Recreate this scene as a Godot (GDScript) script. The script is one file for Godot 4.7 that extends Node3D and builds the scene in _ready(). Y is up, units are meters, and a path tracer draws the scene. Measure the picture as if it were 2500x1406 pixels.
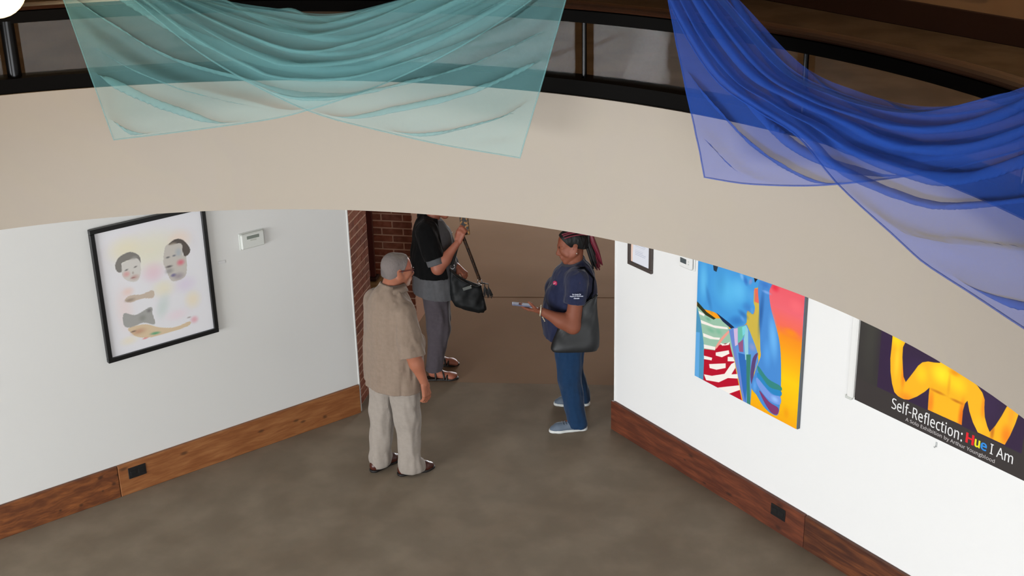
extends Node3D

# ---------------------------------------------------------------- places
const RC := Vector3(-1.09, 0, -2.65)          # centre of the round atrium opening
const RR := 2.53                               # its radius
const LC := Vector3(-1.242, 0, -9.629)         # near corner of the left wall at the doorway
const RCN := Vector3(0.771, 0, -9.22)          # near corner of the right wall at the doorway
const AW := Vector2(-10.76, -2.32)
const DW := Vector2(-3.45, 7.2)
const BW := Vector2(7.33, 0.82)
const CEIL := 3.2
const UP_FLOOR := 3.34
const UP_CEIL := 6.4
var rng := RandomNumberGenerator.new()
var M := {}
var names := {}


func _ready() -> void:
	rng.seed = 7
	set_view()
	make_materials()
	build_shell()
	build_atrium()
	build_upper()
	build_hall()
	build_wall_things()
	build_drapes()
	build_people()


func set_view() -> void:
	var cam := Camera3D.new()
	cam.name = "camera"
	var p := 0.38157
	var ro := -0.02487
	var fw := Vector3(0, -sin(p), -cos(p))
	var up := Vector3(0, cos(p), -sin(p))
	var rt := Vector3.RIGHT
	var r2 := rt * cos(ro) + up * sin(ro)
	var u2 := up * cos(ro) - rt * sin(ro)
	cam.transform = Transform3D(Basis(r2, u2, -fw), Vector3(0, 4.9, 0))
	cam.fov = 24.398
	cam.near = 0.05
	cam.far = 200.0
	add_child(cam)
	cam.current = true
	var env := Environment.new()
	env.background_mode = Environment.BG_SKY
	var sky := Sky.new()
	var sm := ProceduralSkyMaterial.new()
	sm.sky_top_color = Color(0.62, 0.72, 0.86)
	sm.sky_horizon_color = Color(0.85, 0.88, 0.9)
	sm.ground_bottom_color = Color(0.42, 0.41, 0.39)
	sm.ground_horizon_color = Color(0.6, 0.6, 0.58)
	sm.sky_energy_multiplier = 1.0
	sm.ground_energy_multiplier = 0.7
	sky.sky_material = sm
	env.sky = sky
	env.tonemap_mode = Environment.TONE_MAPPER_LINEAR
	env.tonemap_exposure = 1.0
	env.sdfgi_enabled = true
	env.ssao_enabled = true
	env.ssil_enabled = true
	var we := WorldEnvironment.new()
	we.name = "environment"
	we.environment = env
	add_child(we)
	# daylight at the windows: lower west glass wall, lower south glass wall, far hall window, added upper south window
	day_light("daylight_west", Vector3(-8.00, 1.55, 1.13), Vector3(0.793, 0, -0.609), Vector2(6.2, 2.3), 8.1)
	day_light("daylight_south", Vector3(0.2, 1.55, 4.9), Vector3(-0.509, 0, -0.861), Vector2(5.6, 2.3), 3.4)
	day_light("daylight_hall", Vector3(2.6, 1.7, -20.8), Vector3(0, 0, 1), Vector2(4.4, 1.8), 10.0)
	day_light("added_daylight_upper", Vector3(1.4, 5.0, 4.85), Vector3(-0.509, 0, -0.861), Vector2(3.4, 1.3), 5.0)


func day_light(called: String, at: Vector3, towards: Vector3, size: Vector2, energy: float) -> void:
	var l := AreaLight3D.new()
	l.name = called
	l.area_size = size
	l.area_normalize_energy = false
	l.light_energy = energy
	l.light_color = Color(0.97, 0.985, 1.0)
	l.area_range = 60.0
	l.shadow_enabled = true
	l.transform = Transform3D(Basis.looking_at(towards, Vector3.UP), at)
	add_child(l)


# ---------------------------------------------------------------- small helpers
func V2(a: float, b: float) -> Vector2:
	return Vector2(a, b)


func V3(a: float, b: float, c: float) -> Vector3:
	return Vector3(a, b, c)


func numbered(n: String) -> String:
	if not names.has(n):
		names[n] = 0
		return n
	names[n] += 1
	return "%s_%03d" % [n, names[n]]


func new_st() -> SurfaceTool:
	var st := SurfaceTool.new()
	st.begin(Mesh.PRIMITIVE_TRIANGLES)
	st.set_smooth_group(-1)
	return st


func done(st: SurfaceTool) -> ArrayMesh:
	st.generate_normals()
	return st.commit()


func put(called: String, mesh: Mesh, mat: Material, parent: Node3D = null) -> MeshInstance3D:
	var o := MeshInstance3D.new()
	o.mesh = mesh
	o.material_override = mat
	if parent:
		o.name = called
		parent.add_child(o, true)
	else:
		o.name = numbered(called)
		add_child(o, true)
	return o


func obj(called: String, st: SurfaceTool, mat: Material, parent: Node3D = null) -> MeshInstance3D:
	return put(called, done(st), mat, parent)


func thing(called: String, label: String, category: String, tr := Transform3D(), group := "") -> Node3D:
	var o := Node3D.new()
	o.name = numbered(called)
	add_child(o, true)
	o.transform = tr
	tag(o, label, category, group)
	return o


func tag(o: Node3D, label: String, category: String, group := "") -> void:
	o.set_meta("label", label)
	o.set_meta("category", category)
	if group:
		o.set_meta("group", group)


func structure(called: String, label: String, category: String, tr := Transform3D()) -> Node3D:
	var o := thing(called, label, category, tr)
	o.set_meta("kind", "structure")
	return o


func struct_mesh(called: String, label: String, category: String, st: SurfaceTool, mat: Material) -> MeshInstance3D:
	var o := obj(called, st, mat)
	tag(o, label, category)
	o.set_meta("kind", "structure")
	return o


func tri(st: SurfaceTool, a: Vector3, b: Vector3, c: Vector3, out: Vector3, ua := Vector2(), ub := Vector2(), uc := Vector2()) -> void:
	if (a - c).cross(a - b).dot(out) < 0.0:
		var t := b
		b = c
		c = t
		var u := ub
		ub = uc
		uc = u
	st.set_uv(ua)
	st.add_vertex(a)
	st.set_uv(ub)
	st.add_vertex(b)
	st.set_uv(uc)
	st.add_vertex(c)


func quad(st: SurfaceTool, a: Vector3, b: Vector3, c: Vector3, d: Vector3, out: Vector3) -> void:
	tri(st, a, b, c, out)
	tri(st, a, c, d, out)


# box with chamfered edges; uv runs over its x-y face
func bx(st: SurfaceTool, c: Vector3, s: Vector3, bev := 0.0, basis := Basis()) -> void:
	var h := s * 0.5
	var r := minf(bev, minf(h.x, minf(h.y, h.z)) * 0.9)
	var vs := {}
	for sx in [-1, 1]:
		for sy in [-1, 1]:
			for sz in [-1, 1]:
				var k := Vector3i(sx, sy, sz)
				vs[[k, 0]] = Vector3(sx * h.x, sy * (h.y - r), sz * (h.z - r))
				vs[[k, 1]] = Vector3(sx * (h.x - r), sy * h.y, sz * (h.z - r))
				vs[[k, 2]] = Vector3(sx * (h.x - r), sy * (h.y - r), sz * h.z)
	var emit := func(pts: Array) -> void:
		var m := Vector3.ZERO
		for q in pts:
			m += q
		var us := []
		var ps := []
		for q in pts:
			us.append(Vector2(q.x / s.x + 0.5, 0.5 - q.y / s.y))
			ps.append(c + basis * q)
		var o: Vector3 = basis * m
		tri(st, ps[0], ps[1], ps[2], o, us[0], us[1], us[2])
		if pts.size() == 4:
			tri(st, ps[0], ps[2], ps[3], o, us[0], us[2], us[3])
	for ax in 3:
		var b1 := (ax + 1) % 3
		var b2 := (ax + 2) % 3
		for s0 in [-1, 1]:
			var q := []
			for pr in [[-1, -1], [1, -1], [1, 1], [-1, 1]]:
				var k := Vector3i()
				k[ax] = s0
				k[b1] = pr[0]
				k[b2] = pr[1]
				q.append(vs[[k, ax]])
			emit.call(q)
			if r > 0.0:
				for s1 in [-1, 1]:
					var k0 := Vector3i()
					k0[b1] = s0
					k0[b2] = s1
					k0[ax] = -1
					var k1 := k0
					k1[ax] = 1
					emit.call([vs[[k0, b1]], vs[[k1, b1]], vs[[k1, b2]], vs[[k0, b2]]])
	if r > 0.0:
		for sx in [-1, 1]:
			for sy in [-1, 1]:
				for sz in [-1, 1]:
					var k := Vector3i(sx, sy, sz)
					emit.call([vs[[k, 0]], vs[[k, 1]], vs[[k, 2]]])


# upright prism over a footprint in x-z
func prism(st: SurfaceTool, poly: PackedVector2Array, y0: float, y1: float) -> void:
	var idx := Geometry2D.triangulate_polygon(poly)
	for i in range(0, idx.size(), 3):
		var a := poly[idx[i]]
		var b := poly[idx[i + 1]]
		var c := poly[idx[i + 2]]
		tri(st, V3(a.x, y1, a.y), V3(b.x, y1, b.y), V3(c.x, y1, c.y), Vector3.UP)
		tri(st, V3(a.x, y0, a.y), V3(b.x, y0, b.y), V3(c.x, y0, c.y), Vector3.DOWN)
	var cw := Geometry2D.is_polygon_clockwise(poly)
	for i in poly.size():
		var a := poly[i]
		var b := poly[(i + 1) % poly.size()]
		var n := V3(b.y - a.y, 0, a.x - b.x) * (-1.0 if cw else 1.0)
		quad(st, V3(a.x, y0, a.y), V3(b.x, y0, b.y), V3(b.x, y1, b.y), V3(a.x, y1, a.y), n)


# straight wall piece from a to b, standing back by t on the side away from «inside»
func slab_wall(st: SurfaceTool, a: Vector2, b: Vector2, y0: float, y1: float, t: float, inside: Vector2) -> void:
	var n := (b - a).orthogonal().normalized()
	if n.dot(inside - a) > 0.0:
		n = -n
	prism(st, PackedVector2Array([a, b, b + n * t, a + n * t]), y0, y1)


func tube(st: SurfaceTool, pts: Array, r: Variant, n := 10, closed := false) -> void:
	var rings := []
	var m := pts.size()
	var nrm := Vector3.ZERO
	for i in m:
		var d: Vector3 = (pts[(i + 1) % m] if closed or i + 1 < m else pts[i]) - (pts[(i - 1 + m) % m] if closed or i > 0 else pts[i])
		d = d.normalized()
		if nrm == Vector3.ZERO:
			nrm = d.cross(Vector3.UP if absf(d.y) < 0.9 else Vector3.RIGHT).normalized()
		nrm = (nrm - d * nrm.dot(d)).normalized()
		var bn := d.cross(nrm)
		var rr: float = r[i] if r is Array else r
		var ring := []
		for k in n:
			var a := TAU * k / n
			ring.append(pts[i] + (nrm * cos(a) + bn * sin(a)) * rr)
		rings.append(ring)
	st.set_smooth_group(1)
	for i in (m if closed else m - 1):
		var p: Array = rings[i]
		var q: Array = rings[(i + 1) % m]
		for k in n:
			var k2 := (k + 1) % n
			var mid: Vector3 = (p[k] + p[k2] + q[k] + q[k2]) * 0.25 - (pts[i] + pts[(i + 1) % m]) * 0.5
			quad(st, p[k], p[k2], q[k2], q[k], mid)
	if not closed:
		st.set_smooth_group(-1)
		for e in [0, m - 1]:
			var d: Vector3 = pts[0] - pts[1] if e == 0 else pts[m - 1] - pts[m - 2]
			for k in range(1, n - 1):
				tri(st, rings[e][0], rings[e][k], rings[e][k + 1], d)
	st.set_smooth_group(-1)


# closed rings of points joined into a skin, capped at both ends
func loft(st: SurfaceTool, rings: Array, smooth := true) -> void:
	st.set_smooth_group(1 if smooth else -1)
	var n: int = rings[0].size()
	var cs := []
	for r in rings:
		var c := Vector3.ZERO
		for p in r:
			c += p
		cs.append(c / n)
	var total := 0.0
	for i in rings.size() - 1:
		for k in n:
			var k2 := (k + 1) % n
			var a: Vector3 = rings[i][k]
			var d: Vector3 = rings[i + 1][k2]
			total += (a - d).cross(a - rings[i][k2]).dot((a + d) * 0.5 - (cs[i] + cs[i + 1]) * 0.5)
	for i in rings.size() - 1:
		for k in n:
			var k2 := (k + 1) % n
			var a: Vector3 = rings[i][k]
			var b: Vector3 = rings[i][k2]
			var c: Vector3 = rings[i + 1][k2]
			var d: Vector3 = rings[i + 1][k]
			for v in ([a, b, c, a, c, d] if total > 0.0 else [a, c, b, a, d, c]):
				st.set_uv(Vector2())
				st.add_vertex(v)
	st.set_smooth_group(-1)
	for e in [0, rings.size() - 1]:
		var d: Vector3 = cs[0] - cs[1] if e == 0 else cs[-1] - cs[-2]
		for k in n:
			tri(st, cs[e], rings[e][k], rings[e][(k + 1) % n], d)


# superellipse ring: half sizes a (along ax) and b (along az)
func oval(c: Vector3, ax: Vector3, az: Vector3, a: float, b: float, e := 2.0, n := 28) -> Array:
	var r := []
	for k in n:
		var t := TAU * k / n
		var x := signf(cos(t)) * pow(absf(cos(t)), 2.0 / e)
		var z := signf(sin(t)) * pow(absf(sin(t)), 2.0 / e)
		r.append(c + ax * x * a + az * z * b)
	return r


func lathe(st: SurfaceTool, c: Vector3, prof: Array, n := 24) -> void:
	var rings := []
	for p in prof:
		rings.append(oval(c + Vector3.UP * p[1], Vector3.RIGHT, Vector3.BACK, maxf(p[0], 0.0005), maxf(p[0], 0.0005), 2.0, n))
	loft(st, rings)


func rp(phi: float, r: float, y: float) -> Vector3:
	var a := deg_to_rad(phi)
	return V3(RC.x + r * sin(a), y, RC.z - r * cos(a))


# a closed profile of (radius, height) swept round the atrium from angle a0 to a1
func ring_sweep(st: SurfaceTool, prof: Array, a0: float, a1: float, n: int) -> void:
	var whole := is_equal_approx(a1 - a0, 360.0)
	var mid := Vector2.ZERO
	for p in prof:
		mid += p
	mid /= prof.size()
	for j in prof.size():
		var p: Vector2 = prof[j]
		var q: Vector2 = prof[(j + 1) % prof.size()]
		st.set_smooth_group(j + 1)
		var o2 := (p + q) * 0.5 - mid
		var e := (q - p).orthogonal().normalized()
		if e.dot(o2) < 0.0:
			e = -e
		for i in n:
			var f0 := a0 + (a1 - a0) * i / n
			var f1 := a0 + (a1 - a0) * (i + 1) / n
			var out := rp((f0 + f1) * 0.5, 1.0, 0.0) - V3(RC.x, 0, RC.z)
			quad(st, rp(f0, p.x, p.y), rp(f1, p.x, p.y), rp(f1, q.x, q.y), rp(f0, q.x, q.y), out * e.x + Vector3.UP * e.y)
	st.set_smooth_group(-1)
	if not whole:
		for f in [a0, a1]:
			var d := (rp(f + 1.0, 1, 0) - rp(f, 1, 0)) * (1.0 if f == a1 else -1.0)
			for j in range(1, prof.size() - 1):
				tri(st, rp(f, prof[0].x, prof[0].y), rp(f, prof[j].x, prof[j].y), rp(f, prof[j + 1].x, prof[j + 1].y), d)


func text_mesh(s: String, w: float, h: float, mat: Material, parent: Node3D, at: Vector3, bold := false) -> MeshInstance3D:
	var tm := TextMesh.new()
	tm.text = s
	var f := SystemFont.new()
	f.font_names = PackedStringArray(["Droid Sans"])
	if bold:
		f.font_weight = 700
	tm.font = f
	tm.font_size = 64
	tm.pixel_size = 0.001
	tm.depth = 0.004
	tm.horizontal_alignment = HORIZONTAL_ALIGNMENT_LEFT
	var b := tm.get_aabb()
	var o := put("lettering", tm, mat, parent)
	var sx := w / b.size.x
	var sy := h / b.size.y if h > 0.0 else sx
	o.scale = V3(sx, sy, 0.5)
	o.position = at - V3(b.position.x * sx, b.position.y * sy, 0)
	return o


# ---------------------------------------------------------------- materials
func mk(col: Color, rough := 0.7, metal := 0.0, spec := 0.5) -> StandardMaterial3D:
	var m := StandardMaterial3D.new()
	m.albedo_color = col
	m.roughness = rough
	m.metallic = metal
	m.metallic_specular = spec
	return m


func noise_tex(sd: int, freq: float, cols: Array, size := 512, oct := 4) -> NoiseTexture2D:
	var n := FastNoiseLite.new()
	n.seed = sd
	n.frequency = freq
	n.noise_type = FastNoiseLite.TYPE_SIMPLEX_SMOOTH
	n.fractal_octaves = oct
	var t := NoiseTexture2D.new()
	t.width = size
	t.height = size
	t.seamless = true
	t.noise = n
	var g := Gradient.new()
	var off := PackedFloat32Array()
	var cc := PackedColorArray()
	for i in cols.size():
		off.append(0.25 + 0.5 * i / maxf(1.0, cols.size() - 1))
		cc.append(cols[i])
	g.offsets = off
	g.colors = cc
	t.color_ramp = g
	return t


func tri_mat(tex: Texture2D, scale: Vector3, rough: float, world := true, spec := 0.5) -> StandardMaterial3D:
	var m := mk(Color.WHITE, rough, 0.0, spec)
	m.albedo_texture = tex
	m.uv1_triplanar = true
	m.uv1_world_triplanar = world
	m.uv1_scale = scale
	return m


func wood_image(sd: int, light: Color, dark: Color, knots: int, w := 1024, h := 128) -> ImageTexture:
	var r := RandomNumberGenerator.new()
	r.seed = sd
	var n := FastNoiseLite.new()
	n.seed = sd
	n.frequency = 0.01
	var n2 := FastNoiseLite.new()
	n2.seed = sd + 5
	n2.frequency = 0.006
	n2.fractal_octaves = 3
	var ks := []
	for i in knots:
		ks.append([r.randf() * w, r.randf_range(0.12, 0.88) * h, r.randf_range(3.0, 7.0)])
	var im := Image.create(w, h, false, Image.FORMAT_RGB8)
	for y in h:
		for x in w:
			var yy := float(y)
			var kn := 0.0
			for k in ks:
				var dx: float = (x - k[0]) / 2.2
				var dy: float = y - k[1]
				var d2: float = dx * dx + dy * dy
				var rr: float = k[2] * k[2]
				if d2 < rr * 60.0:
					yy += dy * rr * 2.0 / (d2 + rr)
					kn = maxf(kn, 1.0 - smoothstep(0.3, 1.6, sqrt(d2) / k[2]))
			var g := 0.5 + 0.5 * sin(yy * 0.42 + n.get_noise_2d(x * 0.5, yy * 2.0) * 9.0)
			var t := clampf(0.28 * g + 0.5 + 0.75 * n2.get_noise_2d(x * 0.9, yy * 5.0), 0.0, 1.0)
			var c := light.lerp(dark, t)
			c = c.lerp(dark.darkened(0.6), kn * 0.55)
			im.set_pixel(x, y, c)
	return ImageTexture.create_from_image(im)


func make_materials() -> void:
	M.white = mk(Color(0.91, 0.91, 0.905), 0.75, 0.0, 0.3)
	M.white_left_dimmed = mk(Color(0.82, 0.82, 0.81), 0.75, 0.0, 0.3)  # wall white darkened in its colour, standing in for weaker light on the left
	M.fascia = tri_mat(noise_tex(3, 0.004, [Color(0.605, 0.57, 0.525), Color(0.625, 0.59, 0.545)], 256), V3(0.3, 0.3, 0.3), 0.8, true, 0.3)
	var fl := tri_mat(noise_tex(11, 0.006, [Color(0.53, 0.48, 0.418), Color(0.54, 0.492, 0.43), Color(0.555, 0.507, 0.445)], 1024, 6), V3(0.22, 0.22, 0.22), 0.8, true, 0.08)
	fl.detail_enabled = true
	fl.detail_albedo = noise_tex(12, 0.02, [Color(0.93, 0.93, 0.93), Color(1, 1, 1)], 512, 5)
	fl.detail_blend_mode = BaseMaterial3D.BLEND_MODE_MUL
	fl.uv2_triplanar = true
	fl.uv2_world_triplanar = true
	fl.uv2_scale = V3(0.9, 0.9, 0.9)
	M.floor = fl
	M.hall_floor = tri_mat(noise_tex(13, 0.006, [Color(0.55, 0.46, 0.38), Color(0.58, 0.487, 0.405)], 512, 5), V3(0.2, 0.5, 0.2), 0.85, true, 0.08)
	M.strip = mk(Color(0.57, 0.485, 0.41), 0.9, 0.0, 0.05)
	M.carpet = tri_mat(noise_tex(15, 0.02, [Color(0.33, 0.275, 0.22), Color(0.385, 0.325, 0.265)], 256), V3(0.5, 0.5, 0.5), 0.9, true, 0.2)
	M.upper_wall = tri_mat(noise_tex(16, 0.01, [Color(0.56, 0.43, 0.31), Color(0.62, 0.48, 0.35)], 256), V3(0.4, 0.4, 0.4), 0.8, true, 0.3)
	M.upper_base = mk(Color(0.20, 0.11, 0.08), 0.5)
	M.ceiling = mk(Color(0.80, 0.78, 0.75), 0.9, 0.0, 0.2)
	M.black = mk(Color(0.030, 0.025, 0.021), 0.6, 0.0, 0.12)
	M.black_metal = mk(Color(0.07, 0.07, 0.075), 0.25, 0.6)
	M.rail_wood = mk(Color(0.20, 0.11, 0.065), 0.28)
	var gl := mk(Color(0.9, 0.93, 0.92, 0.012), 0.04)
	gl.transparency = BaseMaterial3D.TRANSPARENCY_ALPHA
	gl.metallic_specular = 0.12
	M.glass = gl
	M.mortar = mk(Color(0.80, 0.645, 0.555), 0.95, 0.0, 0.2)
	M.bricks = []
	for c in [Color(0.58, 0.355, 0.275), Color(0.62, 0.385, 0.295), Color(0.55, 0.335, 0.265), Color(0.60, 0.345, 0.26)]:
		M.bricks.append(tri_mat(noise_tex(int(c.r * 997), 0.03, [c.darkened(0.12), c.lightened(0.06)], 128), V3(3, 3, 3), 0.9, true, 0.2))
	M.frame_black = mk(Color(0.05, 0.058, 0.065), 0.35)
	M.paper = mk(Color(0.86, 0.86, 0.88), 0.8)
	M.plastic_white = mk(Color(0.90, 0.90, 0.89), 0.45)
	M.plastic_grey = mk(Color(0.79, 0.80, 0.78), 0.5)
	M.lcd = mk(Color(0.46, 0.49, 0.46), 0.3)
	M.lcd_dark = mk(Color(0.30, 0.33, 0.34), 0.25)
	M.outlet = mk(Color(0.07, 0.07, 0.075), 0.45)
	M.outlet_hole = mk(Color(0.015, 0.015, 0.015), 0.6)
	M.cert_frame = mk(Color(0.27, 0.235, 0.22), 0.5)
	M.win_frame = mk(Color(0.16, 0.16, 0.165), 0.45, 0.3)


# ---------------------------------------------------------------- the setting
func wall_tr(origin: Vector3, right: bool) -> Transform3D:
	# x runs along the wall to the right as seen from the hall, z comes out of the wall
	var th := deg_to_rad(-56.846 if right else 37.545)
	return Transform3D(Basis(Vector3.UP, th), origin)


func build_shell() -> void:
	var tl := V2(0.793, -0.609)
	var er := V2(0.547, 0.837)
	var lc := V2(LC.x, LC.z)
	var rc := V2(RCN.x, RCN.z)
	var inside := V2(-1.0, -3.0)
	var st := new_st()
	prism(st, PackedVector2Array([AW + V2(-0.6, 0), DW + V2(0, 0.6), BW + V2(0.6, 0.2), rc + V2(0.9, -0.4), rc + V2(0.2, -0.75), lc + V2(-0.1, -0.57), lc + V2(-0.6, -0.5)]), -0.2, 0.0)
	struct_mesh("floor", "polished grey brown concrete floor of the exhibition hall", "floor", st, M.floor)
	# left wall: white board in front of a brick core
	st = new_st()
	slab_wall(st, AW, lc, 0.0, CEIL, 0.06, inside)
	struct_mesh("wall_left", "white wall left of the doorway with the framed watercolour", "wall", st, M.white_left_dimmed)
	st = new_st()
	slab_wall(st, rc, BW, 0.0, CEIL, 0.3, inside)
	struct_mesh("wall_right", "white wall right of the doorway with the bright paintings", "wall", st, M.white)
	# corner beads
	for e in [[lc, tl, false], [rc, er, true]]:
		st = new_st()
		var o := wall_tr(V3(e[0].x, 0, e[0].y), e[2])
		var w := structure("trim", "thin pale corner bead up the %s edge of the doorway" % ("right" if e[2] else "left"), "corner bead", o)
		w.name = "trim_2" if e[2] else "trim_1"
		var s := 1.0 if e[2] else -1.0
		bx(st, V3(s * 0.003, CEIL * 0.5, 0.002), V3(0.012, CEIL, 0.010), 0.003)
		bx(st, V3(-s * 0.0, CEIL * 0.5, -0.03), V3(0.012, CEIL, 0.07), 0.003)
		obj("bead", st, M.white if e[2] else M.white_left_dimmed, w)
	window_wall("wall_west", "window_1", AW, DW, [[1.0, 7.5]], 0.4, 2.75, "white end wall with a long low window opposite the paintings", "wide daylight window in the west wall", 0.0, CEIL)
	window_wall("wall_south", "window_2", DW, BW, [[1.2, 7.2]], 0.4, 2.75, "white wall with a wide window below the near balcony", "wide daylight window in the south wall", 0.0, CEIL)
	# baseboards of long planks
	var bl := structure("baseboard_left", "stained pine baseboard along the left wall", "baseboard", wall_tr(LC, false))
	var textures := [wood_image(21, Color(0.54, 0.32, 0.155), Color(0.36, 0.19, 0.085), 8), wood_image(22, Color(0.61, 0.405, 0.235), Color(0.50, 0.295, 0.145), 7), wood_image(23, Color(0.46, 0.235, 0.135), Color(0.31, 0.145, 0.08), 7), wood_image(24, Color(0.45, 0.25, 0.12), Color(0.25, 0.115, 0.055), 8)]
	var boards := [[-11.9, -4.6, 0], [-4.596, -2.045, 0], [-2.041, -0.016, 1]]
	for b in boards:
		plank(bl, b[0], b[1], textures[b[2]])
	var br := structure("baseboard_right", "dark reddish baseboard along the right wall", "baseboard", wall_tr(RCN, true))
	for b in [[-0.012, 2.05, 2], [2.054, 4.5, 3], [4.504, 11.8, 3]]:
		plank(br, b[0], b[1], textures[b[2]])


func plank(parent: Node3D, a: float, b: float, tex: Texture2D) -> void:
	var st := new_st()
	bx(st, V3((a + b) * 0.5, 0.1225, 0.014), V3(b - a, 0.245, 0.028), 0.004)
	var m := mk(Color.WHITE, 0.55)
	m.albedo_texture = tex
	m.uv1_scale = V3(ceilf((b - a) / 2.5), 1, 1)
	obj("plank", st, m, parent)


func window_wall(wname: String, win: String, a: Vector2, b: Vector2, holes: Array, sill: float, head: float, label: String, wlabel: String, y0: float, y1: float) -> void:
	var inside := V2(-1.0, -3.0)
	var d := (b - a).normalized()
	var L := a.distance_to(b)
	var st := new_st()
	slab_wall(st, a, b, y0, sill, 0.3, inside)
	slab_wall(st, a, b, head, y1, 0.3, inside)
	var at := 0.0
	for h in holes:
		slab_wall(st, a + d * at, a + d * h[0], sill, head, 0.3, inside)
		at = h[1]
	slab_wall(st, a + d * at, b, sill, head, 0.3, inside)
	struct_mesh(wname, label, "wall", st, M.white)
	var n := (b - a).orthogonal().normalized()
	if n.dot(inside - a) > 0.0:
		n = -n
	for h in holes:
		var mid: Vector2 = a + d * ((h[0] + h[1]) * 0.5) + n * 0.15
		var ang := atan2(-d.y, d.x)
		var w := structure(win, wlabel, "window", Transform3D(Basis(Vector3.UP, ang), V3(mid.x, 0, mid.y)))
		w.name = win
		var wd: float = h[1] - h[0]
		var np := int(round(wd / 1.5))
		st = new_st()
		bx(st, V3(0, sill + 0.03, 0), V3(wd, 0.06, 0.09), 0.005)
		bx(st, V3(0, head - 0.03, 0), V3(wd, 0.06, 0.09), 0.005)
		for i in np + 1:
			bx(st, V3(-wd * 0.5 + wd * i / np, (sill + head) * 0.5, 0), V3(0.06, head - sill, 0.08), 0.005)
		obj("frame", st, M.win_frame, w)
		for i in np:
			st = new_st()
			bx(st, V3(-wd * 0.5 + wd * (i + 0.5) / np, (sill + head) * 0.5, 0), V3(wd / np - 0.05, head - sill - 0.1, 0.006))
			obj("pane", st, M.glass, w)


func ray_to(poly: Array, phi: float) -> Vector2:
	var o := V2(RC.x, RC.z)
	var far := rp(phi, 60.0, 0)
	for i in poly.size():
		var h = Geometry2D.segment_intersects_segment(o, V2(far.x, far.z), poly[i], poly[(i + 1) % poly.size()])
		if h != null:
			return h
	return V2(far.x, far.z)


func build_atrium() -> void:
	# intermediate slab with the round hole: ceiling of the hall below, floor of the gallery above
	var poly := [V2(-0.55, -12.43), V2(8.2, 0.96), V2(-4.3, 8.6), V2(-12.2, -3.5)]
	var angs := []
	for i in 120:
		angs.append(i * 3.0)
	for q in poly:
		angs.append(fposmod(rad_to_deg(atan2(q.x - RC.x, -(q.y - RC.z))), 360.0))
	angs.sort()
	var st := new_st()
	var st2 := new_st()
	for i in angs.size():
		var f0: float = angs[i]
		var f1: float = angs[(i + 1) % angs.size()]
		var a := ray_to(poly, f0)
		var b := ray_to(poly, f1)
		for y in [[CEIL, Vector3.DOWN, st], [CEIL + 0.1, Vector3.UP, st], [CEIL + 0.1, Vector3.DOWN, st2], [UP_FLOOR, Vector3.UP, st2]]:
			quad(y[2], rp(f0, RR + 0.1, y[0]), rp(f1, RR + 0.1, y[0]), V3(b.x, y[0], b.y), V3(a.x, y[0], a.y), y[1])
		for y in [[CEIL, CEIL + 0.1, st], [CEIL + 0.1, UP_FLOOR, st2]]:
			quad(y[2], V3(a.x, y[0], a.y), V3(b.x, y[0], b.y), V3(b.x, y[1], b.y), V3(a.x, y[1], a.y), V3(a.x - RC.x, 0, a.y - RC.z))
			quad(y[2], rp(f0, RR + 0.1, y[0]), rp(f1, RR + 0.1, y[0]), rp(f1, RR + 0.1, y[1]), rp(f0, RR + 0.1, y[1]), rp(f0 + 180, 1, 0) - RC)
	struct_mesh("ceiling_lower", "pale ceiling of the lower hall round the atrium opening", "ceiling", st, M.ceiling)
	struct_mesh("floor_upper", "dark brown floor of the upper gallery behind the railing", "floor", st2, M.carpet)
	st = new_st()
	ring_sweep(st, [V2(RR, CEIL - 0.005), V2(RR, 3.728), V2(RR + 0.15, 3.728), V2(RR + 0.15, CEIL - 0.005)], 0, 360, 180)
	struct_mesh("wall_parapet", "curved beige parapet band round the atrium opening", "parapet", st, M.fascia)
	# railing
	var rail := thing("balcony_railing", "dark curved glass railing along the top of the beige parapet", "railing", Transform3D(Basis(), V3(RC.x, 3.728, RC.z)))
	var off := V3(-RC.x, -3.728, -RC.z)
	var posts := []
	for f in [-18.3, 32.1, 52.4, 72.7, 93.0, 113.3, 133.6, 153.9, 174.2, 194.5, 214.8, 235.1, 255.4, 275.7, 296.0, 318.8]:
		posts.append(f)
	st = new_st()
	ring_sweep(st, [V2(RR + 0.01, 3.728), V2(RR + 0.01, 3.785), V2(RR + 0.11, 3.785), V2(RR + 0.11, 3.728)], 0, 360, 180)
	obj("base_channel", st, M.black, rail).position = off
	st = new_st()
	ring_sweep(st, [V2(RR + 0.04, 3.99), V2(RR + 0.04, 4.032), V2(RR + 0.09, 4.032), V2(RR + 0.09, 3.99)], 0, 360, 180)
	obj("rail_bar", st, M.black, rail).position = off
	st = new_st()
	var pr := []
	for i in 12:
		var t := TAU * i / 12
		pr.append(V2(RR + 0.08 + 0.05 * cos(t), 4.044 + 0.013 * sin(t)))
	ring_sweep(st, pr, 0, 360, 180)
	obj("handrail", st, M.rail_wood, rail).position = off
	for i in posts.size():
		st = new_st()
		var f: float = posts[i]
		tube(st, [rp(f, RR + 0.06, 3.77), rp(f, RR + 0.06, 4.0)], 0.027 if i == 0 else 0.009, 16)
		obj("post", st, M.black_metal, rail).position = off
		var f1: float = posts[(i + 1) % posts.size()]
		if f1 < f:
			f1 += 360.0
		st = new_st()
		ring_sweep(st, [V2(RR + 0.055, 3.78), V2(RR + 0.055, 3.99), V2(RR + 0.065, 3.99), V2(RR + 0.065, 3.78)], f + 0.9, f1 - 0.9, 10)
		obj("glass_panel", st, M.glass, rail).position = off


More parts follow.
